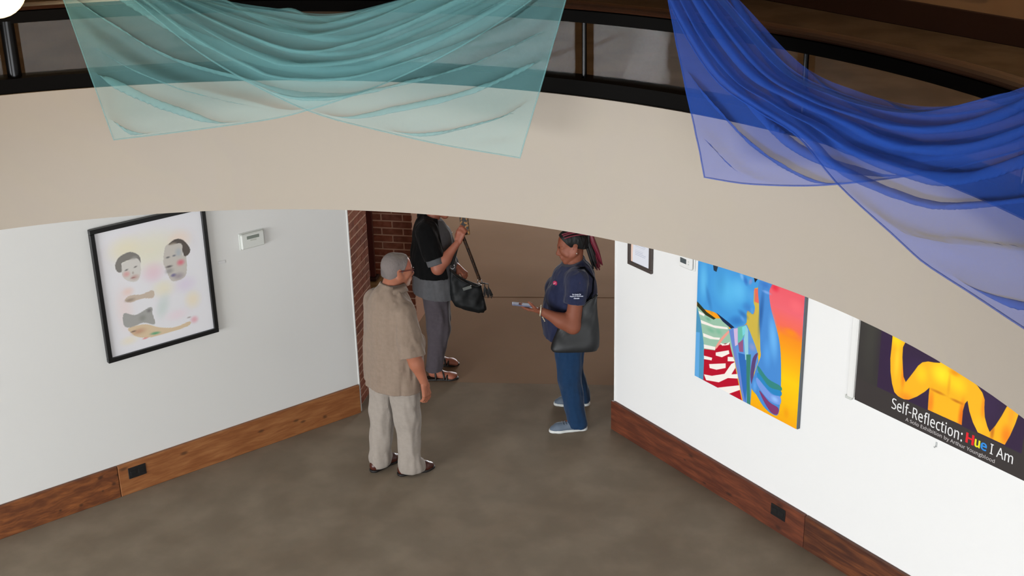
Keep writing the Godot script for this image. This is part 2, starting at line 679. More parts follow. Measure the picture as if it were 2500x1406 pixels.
func build_upper() -> void:
	var q := [V2(-0.55, -12.43), V2(8.2, 0.96), V2(-4.3, 8.6), V2(-12.2, -3.5)]
	var inside := V2(-1, -3)
	var st := new_st()
	slab_wall(st, q[0], q[1], UP_FLOOR, UP_CEIL, 0.2, inside)
	struct_mesh("wall_upper_right", "tan wall of the upper gallery on the right", "wall", st, M.upper_wall)
	st = new_st()
	slab_wall(st, q[3], q[0], UP_FLOOR, UP_CEIL, 0.2, inside)
	struct_mesh("wall_upper_left", "tan wall of the upper gallery on the left", "wall", st, M.upper_wall)
	st = new_st()
	slab_wall(st, q[3], q[2], UP_FLOOR, UP_CEIL, 0.2, inside)
	struct_mesh("wall_upper_west", "plain wall of the upper gallery behind the viewer", "wall", st, M.upper_wall)
	window_wall("wall_upper_south", "window_4", q[2], q[1], [[4.8, 8.8]], 4.3, 5.7, "upper gallery wall with an added window behind the viewer", "added upper gallery window behind the viewer", UP_FLOOR, UP_CEIL)  # unseen window, put in for reflections and to brighten the gallery
	st = new_st()
	prism(st, PackedVector2Array([q[0] + V2(0, -0.4), q[1] + V2(0.4, 0), q[2] + V2(0, 0.5), q[3] + V2(-0.4, 0)]), UP_CEIL, UP_CEIL + 0.2)
	struct_mesh("ceiling", "ceiling over the upper gallery and the atrium", "ceiling", st, M.ceiling)
	var er := V2(0.547, 0.837)
	var bs := structure("baseboard_upper", "dark reddish brown baseboard of the upper gallery wall", "baseboard", wall_tr(V3(q[0].x, UP_FLOOR, q[0].y), true))
	st = new_st()
	bx(st, V3(8.0, 0.075, 0.012), V3(15.9, 0.15, 0.024), 0.004)
	obj("board", st, M.upper_base, bs)
	var pt := thing("red_notice", "dark red notice panel on the tan upper gallery wall", "panel", wall_tr(V3(q[0].x, UP_FLOOR, q[0].y), true))
	st = new_st()
	bx(st, V3(5.86, 0.62, 0.018), V3(0.2, 0.72, 0.03), 0.004)
	obj("panel", st, mk(Color(0.42, 0.10, 0.09), 0.5), pt)
	st = new_st()
	bx(st, V3(5.86, 0.99, 0.018), V3(0.22, 0.02, 0.036), 0.004)
	obj("top_rail", st, M.black, pt)
	added_gallery_lamp(V3(2.6, UP_CEIL, -5.2), "added round ceiling lamp to brighten the right side of the upper gallery", 2.0)
	added_gallery_lamp(V3(-2.6, UP_CEIL, -8.6), "added round ceiling lamp to brighten the far left of the upper gallery", 0.9)
	# globe lamp at the top left
	var c := V3(-1.71, 4.208, -4.54)
	var lamp := thing("pendant_lamp", "glowing round globe lamp hanging in the atrium left of the teal drape", "lamp", Transform3D(Basis(), c))
	st = new_st()
	var prof := []
	for i in 17:
		var t := PI * i / 16 - PI / 2
		prof.append([0.0995 * cos(t), 0.0995 * sin(t)])
	lathe(st, Vector3.ZERO, prof, 28)
	var gm := mk(Color(1.0, 0.93, 0.78), 0.4)
	gm.emission_enabled = true
	gm.emission = Color(1.0, 0.86, 0.6)
	gm.emission_energy_multiplier = 2.4
	obj("globe", st, gm, lamp)
	st = new_st()
	lathe(st, V3(0, 0.085, 0), [[0.05, 0.0], [0.05, 0.05], [0.03, 0.07], [0.008, 0.09]], 20)
	obj("cap", st, M.black_metal, lamp)
	st = new_st()
	tube(st, [V3(0, 0.16, 0), V3(0, UP_CEIL - c.y, 0)], 0.006, 8)
	obj("cord", st, M.black, lamp)
	var l := OmniLight3D.new()
	l.name = "globe_light"
	l.position = c
	l.light_energy = 0.12
	l.light_size = 0.08
	l.light_color = Color(1.0, 0.82, 0.55)
	l.omni_range = 20.0
	l.omni_attenuation = 2.0
	l.shadow_enabled = true
	add_child(l)


func added_gallery_lamp(at: Vector3, label: String, energy: float) -> void:  # unseen lamp, added to lift the dark floor and wall of the gallery
	var lamp := thing("added_ceiling_lamp", label, "lamp", Transform3D(Basis(), at))
	var st := new_st()
	lathe(st, Vector3.ZERO, [[0.02, 0.0], [0.17, -0.005], [0.18, -0.03], [0.172, -0.05]], 28)
	obj("base", st, M.black_metal, lamp)
	st = new_st()
	lathe(st, Vector3.ZERO, [[0.165, -0.046], [0.16, -0.075], [0.13, -0.105], [0.07, -0.125], [0.01, -0.13]], 28)
	var gm := mk(Color(1.0, 0.93, 0.8), 0.4)
	gm.emission_enabled = true
	gm.emission = Color(1.0, 0.86, 0.66)
	gm.emission_energy_multiplier = 3.0
	obj("shade", st, gm, lamp)
	var l := OmniLight3D.new()
	l.name = "added_ceiling_lamp_light"
	l.position = at + V3(0, -0.2, 0)
	l.light_energy = energy
	l.light_size = 0.15
	l.light_color = Color(1.0, 0.88, 0.7)
	l.omni_range = 20.0
	l.omni_attenuation = 2.0
	l.shadow_enabled = true
	add_child(l, true)


func build_hall() -> void:
	var st := new_st()
	prism(st, PackedVector2Array([V2(-4.6, -9.6), V2(-1.342, -10.199), V2(0.971, -9.97), V2(6.2, -8.4), V2(6.2, -21.4), V2(-4.6, -21.4)]), -0.2, -0.001)
	struct_mesh("floor_hall", "brown floor of the hall beyond the doorway", "floor", st, M.hall_floor)
	st = new_st()
	prism(st, PackedVector2Array([V2(-4.5, -12.33), V2(1.7, -11.845), V2(1.7, -11.875), V2(-4.5, -12.36)]), -0.05, 0.003)
	var o := struct_mesh("trim_3", "pale threshold strip across the floor beyond the doorway", "threshold", st, M.strip)
	o.name = "trim_3"
	st = new_st()
	prism(st, PackedVector2Array([V2(-4.8, -10.1), V2(-0.55, -12.45), V2(0.8, -10.0), V2(1.2, -9.2), V2(6.4, -2.0), V2(6.4, -21.6), V2(-4.8, -21.6)]), CEIL + 0.0, CEIL + 0.12)
	struct_mesh("ceiling_hall", "ceiling of the hall beyond the doorway", "ceiling", st, M.ceiling)
	st = new_st()
	slab_wall(st, V2(6.2, -1.0), V2(6.2, -21.4), 0, CEIL, 0.2, V2(0, -15))
	struct_mesh("wall_hall_right", "tan right wall of the hall beyond the doorway", "wall", st, M.upper_wall)
	st = new_st()
	slab_wall(st, V2(-4.6, -8.0), V2(-4.6, -21.4), 0, CEIL, 0.2, V2(0, -15))
	struct_mesh("wall_hall_left", "tan left wall of the hall beyond the doorway", "wall", st, M.upper_wall)
	var ins := V2(-1, -3)
	# far wall of the hall with its window
	st = new_st()
	slab_wall(st, V2(-4.6, -21.2), V2(0.2, -21.2), 0, CEIL, 0.3, ins)
	slab_wall(st, V2(5.0, -21.2), V2(6.2, -21.2), 0, CEIL, 0.3, ins)
	slab_wall(st, V2(0.2, -21.2), V2(5.0, -21.2), 0, 0.7, 0.3, ins)
	slab_wall(st, V2(0.2, -21.2), V2(5.0, -21.2), 2.7, CEIL, 0.3, ins)
	struct_mesh("wall_hall_far", "far wall of the hall with a window", "wall", st, M.upper_wall)
	var w := structure("window_3", "daylight window at the far end of the hall", "window", Transform3D(Basis(), V3(2.6, 0, -21.35)))
	w.name = "window_3"
	st = new_st()
	for x in [-2.37, -0.8, 0.8, 2.37]:
		bx(st, V3(x, 1.7, 0), V3(0.06, 2.0, 0.08), 0.005)
	for y in [0.73, 2.67]:
		bx(st, V3(0, y, 0), V3(4.8, 0.06, 0.08), 0.005)
	obj("frame", st, M.win_frame, w)
	for x in [-1.585, 0.0, 1.585]:
		st = new_st()
		bx(st, V3(x, 1.7, 0), V3(1.5, 1.86, 0.006))
		obj("pane", st, M.glass, w)
	# brick core of the left wall, seen in the doorway reveal
	var jd := V2(0.2, -0.98)
	var lc := V2(LC.x, LC.z)
	var jn := V2(0.98, 0.2)
	var j0 := lc + jd * 0.045 - jn * 0.03
	var tl := V2(0.793, -0.609)
	st = new_st()
	prism(st, PackedVector2Array([j0, j0 + jd * 0.5, j0 + jd * 0.5 - tl * 9.0, j0 - tl * 9.0 + V2(0.0, 0.0)]), 0, CEIL)
	var jam := struct_mesh("wall_jamb", "red brick reveal on the left side of the doorway", "brick wall", st, M.mortar)
	bricks(jam, j0, jd, jn, 0.5, 31, 0.0)
	# brick pier beyond
	var p0 := V2(-1.40, -11.44)
	var pd := V2(0.98, 0.2)
	var pn := V2(-0.2, 0.98)
	st = new_st()
	prism(st, PackedVector2Array([p0, p0 + pd * 0.52, p0 + pd * 0.52 - pn * 0.4, p0 - pn * 0.4]), 0, CEIL)
	var pier := struct_mesh("wall_pier", "dark red brick pier standing behind the doorway", "brick pier", st, M.mortar)
	bricks(pier, p0, pd, pn, 0.52, 27, 0.06)
	# back of the right wall keeps the hall closed
	st = new_st()
	prism(st, PackedVector2Array([V2(0.9, -9.4), V2(7.3, 0.4), V2(7.7, 0.2), V2(1.25, -9.6)]), 0, CEIL)
	struct_mesh("wall_hall_near", "back face of the right wall on the hall side", "wall", st, M.upper_wall)
	# wooden pedestal with a dark red upright panel
	var pe := thing("pedestal", "tan topped dark pedestal between the brick reveal and the brick pier", "pedestal", Transform3D(Basis(Vector3.UP, -0.2), V3(-1.30, 0, -11.0)))
	st = new_st()
	bx(st, V3(0, 0.24, 0), V3(0.26, 0.48, 0.2), 0.006)
	obj("body", st, mk(Color(0.20, 0.16, 0.11), 0.6), pe)
	st = new_st()
	bx(st, V3(0, 0.545, 0), V3(0.28, 0.13, 0.22), 0.006)
	obj("top_block", st, mk(Color(0.60, 0.49, 0.32), 0.6), pe)
	var pa := thing("upright_panel", "dark red upright panel standing on the tan pedestal", "panel", Transform3D(Basis(Vector3.UP, -0.2), V3(-1.31, 0.612, -11.0)))
	st = new_st()
	bx(st, V3(0, 0.5, 0), V3(0.22, 1.0, 0.05), 0.008)
	obj("board", st, mk(Color(0.30, 0.08, 0.065), 0.6), pa)
	st = new_st()
	bx(st, V3(0, 0.015, 0), V3(0.26, 0.03, 0.12), 0.006)
	obj("foot", st, mk(Color(0.18, 0.06, 0.05), 0.6), pa)


# running-bond bricks, each a part, on the vertical plane through p0 along d with outward normal n
func bricks(parent: Node3D, p0: Vector2, d: Vector2, n: Vector2, width: float, rows: int, shift: float) -> void:
	var c := 0.0677
	var bl := 0.2
	var cache := {}
	var bas := Basis(V3(d.x, 0, d.y), Vector3.UP, V3(n.x, 0, n.y))
	for row in rows:
		var x := -(0.1 if row % 2 else 0.0) - shift
		while x < width - 0.01:
			var a := maxf(x + 0.006, 0.0)
			var b := minf(x + bl - 0.006, width)
			if b - a > 0.02:
				var key := snappedf(b - a, 0.002)
				if not cache.has(key):
					var st := new_st()
					bx(st, Vector3.ZERO, V3(b - a, c - 0.013, 0.03), 0.003)
					cache[key] = done(st)
				var o := put("brick", cache[key], M.bricks[rng.randi() % M.bricks.size()], parent)
				var q := p0 + d * ((a + b) * 0.5) + n * rng.randf_range(-0.012, -0.009)
				o.transform = Transform3D(bas, V3(q.x, (row + 0.5) * c, q.y))
			x += bl


# ---------------------------------------------------------------- pictures (flat prints)
func poly_px(im: Image, pts: Array, col: Color, rounded := false) -> void:
	# pts: flat list of thousandths of the picture, x then y; four samples down each pixel row smooth the outline
	var w := im.get_width()
	var h := im.get_height()
	var ps := []
	for i in range(0, pts.size(), 2):
		ps.append(V2(pts[i] * 0.001 * w, pts[i + 1] * 0.001 * h))
	if rounded:
		var qs := []
		var m := ps.size()
		for i in m:
			var a: Vector2 = ps[i]
			for k in 4:
				qs.append(a.cubic_interpolate(ps[(i + 1) % m], ps[(i - 1 + m) % m], ps[(i + 2) % m], k / 4.0))
		ps = qs
	var lo := h
	var hi := 0
	for p in ps:
		lo = mini(lo, int(floor(p.y)))
		hi = maxi(hi, int(p.y) + 1)
	var cov := PackedFloat32Array()
	cov.resize(w)
	for y in range(maxi(lo, 0), mini(hi, h)):
		cov.fill(0.0)
		var a0 := w
		var a1 := -1
		for sub in 4:
			var yy := y + 0.125 + 0.25 * sub
			var xs := []
			for i in ps.size():
				var a: Vector2 = ps[i]
				var b: Vector2 = ps[(i + 1) % ps.size()]
				if (a.y <= yy) != (b.y <= yy):
					xs.append(a.x + (yy - a.y) / (b.y - a.y) * (b.x - a.x))
			xs.sort()
			for i in range(0, xs.size() - 1, 2):
				var f0 := clampf(xs[i], 0.0, w)
				var f1 := clampf(xs[i + 1], 0.0, w)
				if f1 <= f0:
					continue
				var x0 := int(f0)
				var x1 := mini(int(f1), w - 1)
				a0 = mini(a0, x0)
				a1 = maxi(a1, x1)
				for x in range(x0, x1 + 1):
					cov[x] += 0.25 * (minf(f1, x + 1.0) - maxf(f0, float(x)))
		for x in range(a0, a1 + 1):
			if cov[x] > 0.995:
				im.set_pixel(x, y, col)
			elif cov[x] > 0.004:
				im.set_pixel(x, y, im.get_pixel(x, y).lerp(col, cov[x]))


# a soft stroke of colour: ellipse with half sizes, thousandths of the picture
func dab(im: Image, cx: float, cy: float, rx: float, ry: float, col: Color, a := 0.6, rot := 0.0, over := -1.0) -> void:
	var w := im.get_width()
	var h := im.get_height()
	cx *= 0.001 * w
	cy *= 0.001 * h
	rx *= 0.001 * w
	ry *= 0.001 * w
	var r := int(maxf(rx, ry)) + 1
	var c := cos(rot)
	var s := sin(rot)
	for y in range(maxi(0, int(cy) - r), mini(h, int(cy) + r)):
		for x in range(maxi(0, int(cx) - r), mini(w, int(cx) + r)):
			var u := ((x - cx) * c + (y - cy) * s) / rx
			var v := ((y - cy) * c - (x - cx) * s) / ry
			var d := u * u + v * v
			if d < 1.0:
				var k := (1.0 - d) * (1.0 - d) * a
				var was := im.get_pixel(x, y)
				if was.r > over:
					im.set_pixel(x, y, was.lerp(col, k))


func soften(im: Image, w: int, h: int, n: int) -> void:
	# a few passes of down and up sampling blur the outlines like a brush
	for i in n:
		im.resize(w / 3, h / 3, Image.INTERPOLATE_BILINEAR)
		im.resize(w, h, Image.INTERPOLATE_CUBIC)


func print_mat(im: Image, rough := 0.6) -> StandardMaterial3D:
	var m := mk(Color.WHITE, rough, 0.0, 0.35)
	m.albedo_texture = ImageTexture.create_from_image(im)
	return m


func blue_painting() -> Image:
	var w := 512
	var h := 566
	var im := Image.create(w, h, false, Image.FORMAT_RGB8)
	var bg_top := Color(0.93, 0.33, 0.40)
	var stops := [[0.0, Color(0.90, 0.30, 0.36)], [0.30, Color(0.93, 0.40, 0.44)], [0.40, Color(0.95, 0.42, 0.33)], [0.46, Color(0.96, 0.56, 0.10)], [0.60, Color(0.98, 0.68, 0.05)], [0.72, Color(0.98, 0.79, 0.02)], [0.86, Color(0.97, 0.74, 0.02)], [1.0, Color(0.96, 0.66, 0.03)]]
	for y in h:
		var t := float(y) / h
		var c := bg_top
		for i in stops.size() - 1:
			if t >= stops[i][0] and t <= stops[i + 1][0]:
				c = stops[i][1].lerp(stops[i + 1][1], (t - stops[i][0]) / (stops[i + 1][0] - stops[i][0]))
		im.fill_rect(Rect2i(0, y, w, 1), c)
	var blue := Color(0.27, 0.60, 0.86)
	poly_px(im, [0, 0, 620, 0, 640, 90, 609, 197, 0, 300], blue)
	poly_px(im, [559, 251, 590, 238, 610, 376, 635, 629, 590, 640, 497, 490, 499, 410, 557, 409, 567, 367, 552, 332], Color(0.80, 0.70, 0.28), true)
	poly_px(im, [559, 251, 590, 238, 605, 330, 560, 330], Color(0.90, 0.42, 0.33))
	# shirt
	poly_px(im, [4, 523, 176, 554, 244, 533, 321, 555, 336, 577, 395, 760, 484, 1000, 86, 1000, 80, 748], Color(0.60, 0.76, 0.66))
	poly_px(im, [89, 787, 201, 760, 213, 727, 281, 691, 341, 663, 365, 715, 395, 769, 484, 1000, 86, 1000], Color(0.72, 0.03, 0.16))
	var wh := Color(0.96, 0.93, 0.90)
	for p in [[20, 551, 84, 554, 78, 570, 28, 570], [44, 604, 178, 599, 315, 570, 322, 581, 200, 611, 52, 625], [73, 684, 183, 677, 248, 660, 239, 677, 149, 700, 78, 706], [84, 757, 207, 735, 201, 757, 89, 782],
			[209, 771, 337, 714, 345, 735, 272, 783, 210, 792], [245, 694, 300, 688, 345, 655, 335, 680, 270, 706], [88, 832, 176, 818, 170, 838, 89, 856], [146, 871, 312, 810, 314, 841, 223, 884, 153, 896], [330, 760, 380, 745, 400, 768, 330, 790],
			[96, 958, 179, 940, 305, 883, 368, 795, 401, 772, 409, 808, 373, 863, 434, 840, 437, 870, 340, 900, 251, 960, 122, 990], [240, 1000, 455, 908, 464, 936, 358, 1000]]:
		poly_px(im, p, wh)
	dab(im, 150, 640, 60, 26, Color(0.42, 0.70, 0.56), 0.6)
	dab(im, 230, 625, 50, 30, Color(0.44, 0.72, 0.58), 0.6)
	dab(im, 120, 575, 40, 20, Color(0.36, 0.66, 0.5), 0.6)
	poly_px(im, [205, 735, 260, 655, 335, 580, 341, 590, 270, 672, 216, 742], Color(0.93, 0.62, 0.56), true)
	# left edge strip
	poly_px(im, [0, 520, 44, 609, 83, 747, 93, 871, 92, 1000, 0, 1000], Color(0.30, 0.58, 0.74))
	poly_px(im, [0, 700, 40, 690, 45, 1000, 0, 1000], Color(0.38, 0.66, 0.88))
	# face and neck
	poly_px(im, [0, 240, 204, 190, 424, 180, 573, 180, 609, 190, 583, 235, 553, 253, 552, 332, 567, 367, 551, 413, 505, 403, 493, 429, 491, 492, 408, 536, 382, 556, 328, 552, 209, 516, 173, 512, 0, 500], blue, true)
	dab(im, 300, 340, 200, 170, Color(0.38, 0.76, 0.95), 0.75)
	dab(im, 420, 300, 110, 120, Color(0.40, 0.77, 0.96), 0.7)
	dab(im, 60, 340, 60, 200, Color(0.42, 0.78, 0.96), 0.7)
	dab(im, 120, 440, 30, 130, Color(0.20, 0.46, 0.72), 0.6, -0.35)
	dab(im, 230, 300, 80, 150, Color(0.24, 0.56, 0.80), 0.55)
	dab(im, 400, 500, 120, 50, Color(0.16, 0.42, 0.72), 0.7, -0.4)
	dab(im, 460, 440, 70, 30, Color(0.18, 0.40, 0.68), 0.7, 0.2)
	dab(im, 500, 385, 70, 50, Color(0.22, 0.47, 0.76), 0.6)
	dab(im, 455, 470, 36, 22, Color(0.40, 0.62, 0.88), 0.8, 0.5)
	dab(im, 540, 390, 26, 34, Color(0.36, 0.62, 0.88), 0.8)
	dab(im, 520, 300, 60, 60, Color(0.34, 0.66, 0.9), 0.6)
	poly_px(im, [3, 492, 105, 534, 196, 548, 176, 562, 92, 557, 4, 523], Color(0.17, 0.20, 0.11))
	poly_px(im, [201, 509, 326, 535, 388, 551, 356, 568, 265, 546], Color(0.06, 0.14, 0.28))
	poly_px(im, [150, 205, 205, 195, 187, 247, 159, 245], Color(0.15, 0.21, 0.27))
	poly_px(im, [542, 180, 585, 178, 556, 212], Color(0.10, 0.12, 0.16))
	dab(im, 470, 225, 30, 46, Color(0.20, 0.42, 0.74), 0.8, -0.5)
	dab(im, 430, 205, 24, 40, Color(0.58, 0.76, 0.96), 0.7, -0.5)
	dab(im, 515, 215, 22, 40, Color(0.62, 0.58, 0.78), 0.7, 0.5)
	# lapels
	poly_px(im, [329, 579, 408, 536, 498, 494, 533, 532, 584, 597, 613, 641, 625, 690, 576, 808, 568, 1000, 495, 1000, 402, 767], Color(0.36, 0.58, 0.84))
	poly_px(im, [340, 585, 372, 566, 400, 680, 480, 880, 530, 1000, 495, 1000, 400, 760], Color(0.42, 0.52, 0.80))
	poly_px(im, [430, 700, 500, 690, 530, 860, 520, 1000, 490, 930], Color(0.18, 0.42, 0.72))
	poly_px(im, [375, 560, 415, 543, 422, 650, 396, 668], Color(0.82, 0.72, 0.86))
	poly_px(im, [414, 539, 492, 501, 489, 556, 453, 613, 425, 644], Color(0.40, 0.74, 0.66))
	poly_px(im, [455, 525, 492, 501, 494, 550, 465, 580], Color(0.48, 0.82, 0.86))
	poly_px(im, [425, 640, 470, 600, 478, 680, 440, 690], Color(0.58, 0.34, 0.50))
	poly_px(im, [492, 501, 513, 521, 529, 714, 500, 724, 478, 595], Color(0.58, 0.80, 0.86))
	poly_px(im, [507, 687, 550, 672, 553, 862, 568, 1000, 534, 1000], Color(0.22, 0.50, 0.44))
	poly_px(im, [570, 690, 615, 640, 600, 700, 590, 770, 572, 860, 555, 800], Color(0.36, 0.26, 0.46), true)
	dab(im, 560, 620, 50, 40, Color(0.60, 0.60, 0.78), 0.7)
	# arm
	poly_px(im, [609, 178, 712, 170, 690, 226, 710, 319, 761, 416, 806, 511, 830, 640, 842, 834, 831, 963, 774, 984, 692, 965, 622, 914, 570, 879, 600, 760, 640, 660, 636, 611, 619, 461, 603, 334, 587, 243], Color(0.28, 0.54, 0.82), true)
	dab(im, 625, 380, 30, 220, Color(0.14, 0.34, 0.60), 0.75, 0.06)
	dab(im, 745, 500, 60, 220, Color(0.46, 0.76, 0.98), 0.75, -0.15)
	dab(im, 700, 620, 60, 140, Color(0.36, 0.66, 0.93), 0.6)
	dab(im, 650, 200, 60, 30, Color(0.22, 0.44, 0.76), 0.7)
	dab(im, 665, 240, 60, 16, Color(0.56, 0.70, 0.94), 0.7)
	poly_px(im, [625, 722, 720, 772, 837, 780, 840, 809, 735, 820, 633, 765], Color(0.20, 0.52, 0.50), true)
	poly_px(im, [633, 765, 735, 820, 840, 809, 842, 842, 753, 851, 625, 798], Color(0.16, 0.52, 0.76), true)
	poly_px(im, [620, 800, 753, 858, 840, 848, 838, 900, 740, 905, 630, 850], Color(0.46, 0.60, 0.88), true)
	poly_px(im, [647, 874, 742, 916, 828, 926, 821, 971, 763, 977, 689, 928], Color(0.50, 0.22, 0.42), true)
	dab(im, 790, 880, 50, 30, Color(0.60, 0.78, 0.98), 0.8)
	dab(im, 600, 860, 30, 70, Color(0.40, 0.66, 0.92), 0.7)
	dab(im, 900, 420, 90, 40, Color(0.97, 0.56, 0.08), 0.8)
	dab(im, 930, 250, 90, 70, Color(0.96, 0.42, 0.46), 0.8)
	dab(im, 740, 190, 50, 40, Color(0.90, 0.16, 0.26), 0.8)
	dab(im, 900, 930, 40, 60, Color(0.95, 0.60, 0.02), 0.7)
	return im


func torso_poster() -> Image:
	var w := 640
	var h := 468
	var im := Image.create(w, h, false, Image.FORMAT_RGB8)
	im.fill(Color(0.215, 0.20, 0.195))
	poly_px(im, [114, 0, 118, 860, 860, 856, 840, 0], Color(0.20, 0.14, 0.24))
	dab(im, 60, 500, 60, 330, Color(0.255, 0.25, 0.23), 0.7)
	dab(im, 160, 600, 80, 260, Color(0.20, 0.13, 0.25), 0.6)
	dab(im, 320, 680, 120, 120, Color(0.24, 0.16, 0.32), 0.7)
	dab(im, 660, 660, 120, 140, Color(0.23, 0.16, 0.29), 0.7)
	var ye := Color(0.96, 0.70, 0.12)
	# raised left arm with its fist, chest and right arm
	poly_px(im, [176, 500, 158, 478, 152, 440, 160, 405, 185, 388, 222, 392, 246, 415, 252, 460, 246, 500, 235, 540, 237, 600, 244, 660, 252, 715, 266, 742, 284, 700, 308, 643, 320, 612, 340, 580, 368, 560, 396, 552, 425, 540, 436, 515, 436, 430, 526, 430, 526, 515, 545, 540, 580, 556, 615, 580, 640, 606, 654, 640, 657, 690, 664, 740, 680, 785, 694, 812, 716, 760, 738, 690, 754, 630, 766, 590, 772, 540, 768, 500, 790, 470, 826, 480, 836, 530, 826, 580, 812, 630, 802, 700, 786, 780, 768, 846, 640, 846, 612, 800, 590, 745, 576, 690, 566, 712, 560, 760, 562, 847, 391, 849, 388, 760, 388, 712, 366, 750, 330, 800, 290, 842, 262, 854, 232, 850, 212, 836, 196, 790, 182, 720, 175, 640, 176, 560], ye)
	poly_px(im, [436, 440, 420, 380, 410, 300, 420, 220, 450, 170, 486, 155, 520, 170, 548, 220, 556, 300, 546, 380, 526, 440], ye)
	dab(im, 440, 600, 80, 70, Color(1.0, 0.90, 0.15), 0.9, 0.0, 0.6)
	dab(im, 520, 620, 70, 60, Color(1.0, 0.84, 0.12), 0.8, 0.0, 0.6)
	dab(im, 340, 650, 50, 60, Color(1.0, 0.84, 0.12), 0.7, 0.0, 0.6)
	dab(im, 210, 640, 22, 120, Color(1.0, 0.83, 0.20), 0.7, 0.0, 0.6)
	dab(im, 200, 500, 50, 60, Color(1.0, 0.87, 0.10), 0.8, 0.0, 0.6)
	dab(im, 250, 690, 18, 110, Color(0.93, 0.45, 0.08), 0.7, 0.0, 0.6)
	dab(im, 280, 840, 80, 40, Color(0.94, 0.50, 0.12), 0.6, 0.0, 0.6)
	dab(im, 400, 800, 24, 90, Color(0.94, 0.47, 0.10), 0.7, 0.0, 0.6)
	dab(im, 555, 800, 22, 110, Color(0.90, 0.38, 0.06), 0.8, 0.0, 0.6)
	dab(im, 430, 715, 56, 10, Color(0.72, 0.38, 0.06), 0.7, 0.0, 0.6)
	dab(im, 525, 720, 46, 10, Color(0.70, 0.36, 0.06), 0.7, 0.0, 0.6)
	dab(im, 480, 650, 12, 80, Color(0.90, 0.60, 0.10), 0.6, 0.0, 0.6)
	dab(im, 500, 560, 40, 20, Color(0.90, 0.50, 0.06), 0.6, 0.0, 0.6)
	dab(im, 652, 680, 18, 90, Color(0.92, 0.50, 0.10), 0.7, 0.0, 0.6)
	dab(im, 640, 800, 40, 60, Color(0.98, 0.76, 0.16), 0.7, 0.0, 0.6)
	dab(im, 770, 790, 40, 70, Color(0.92, 0.44, 0.10), 0.7, 0.0, 0.6)
	dab(im, 780, 660, 24, 90, Color(0.96, 0.60, 0.18), 0.6, 0.0, 0.6)
	dab(im, 705, 800, 14, 60, Color(0.70, 0.34, 0.08), 0.7, 0.0, 0.6)
	im.fill_rect(Rect2i(0, int(0.853 * h), w, h), Color(0.225, 0.205, 0.20))
	im.fill_rect(Rect2i(int(0.846 * w), 0, w, h), Color(0.225, 0.205, 0.20))
	return im


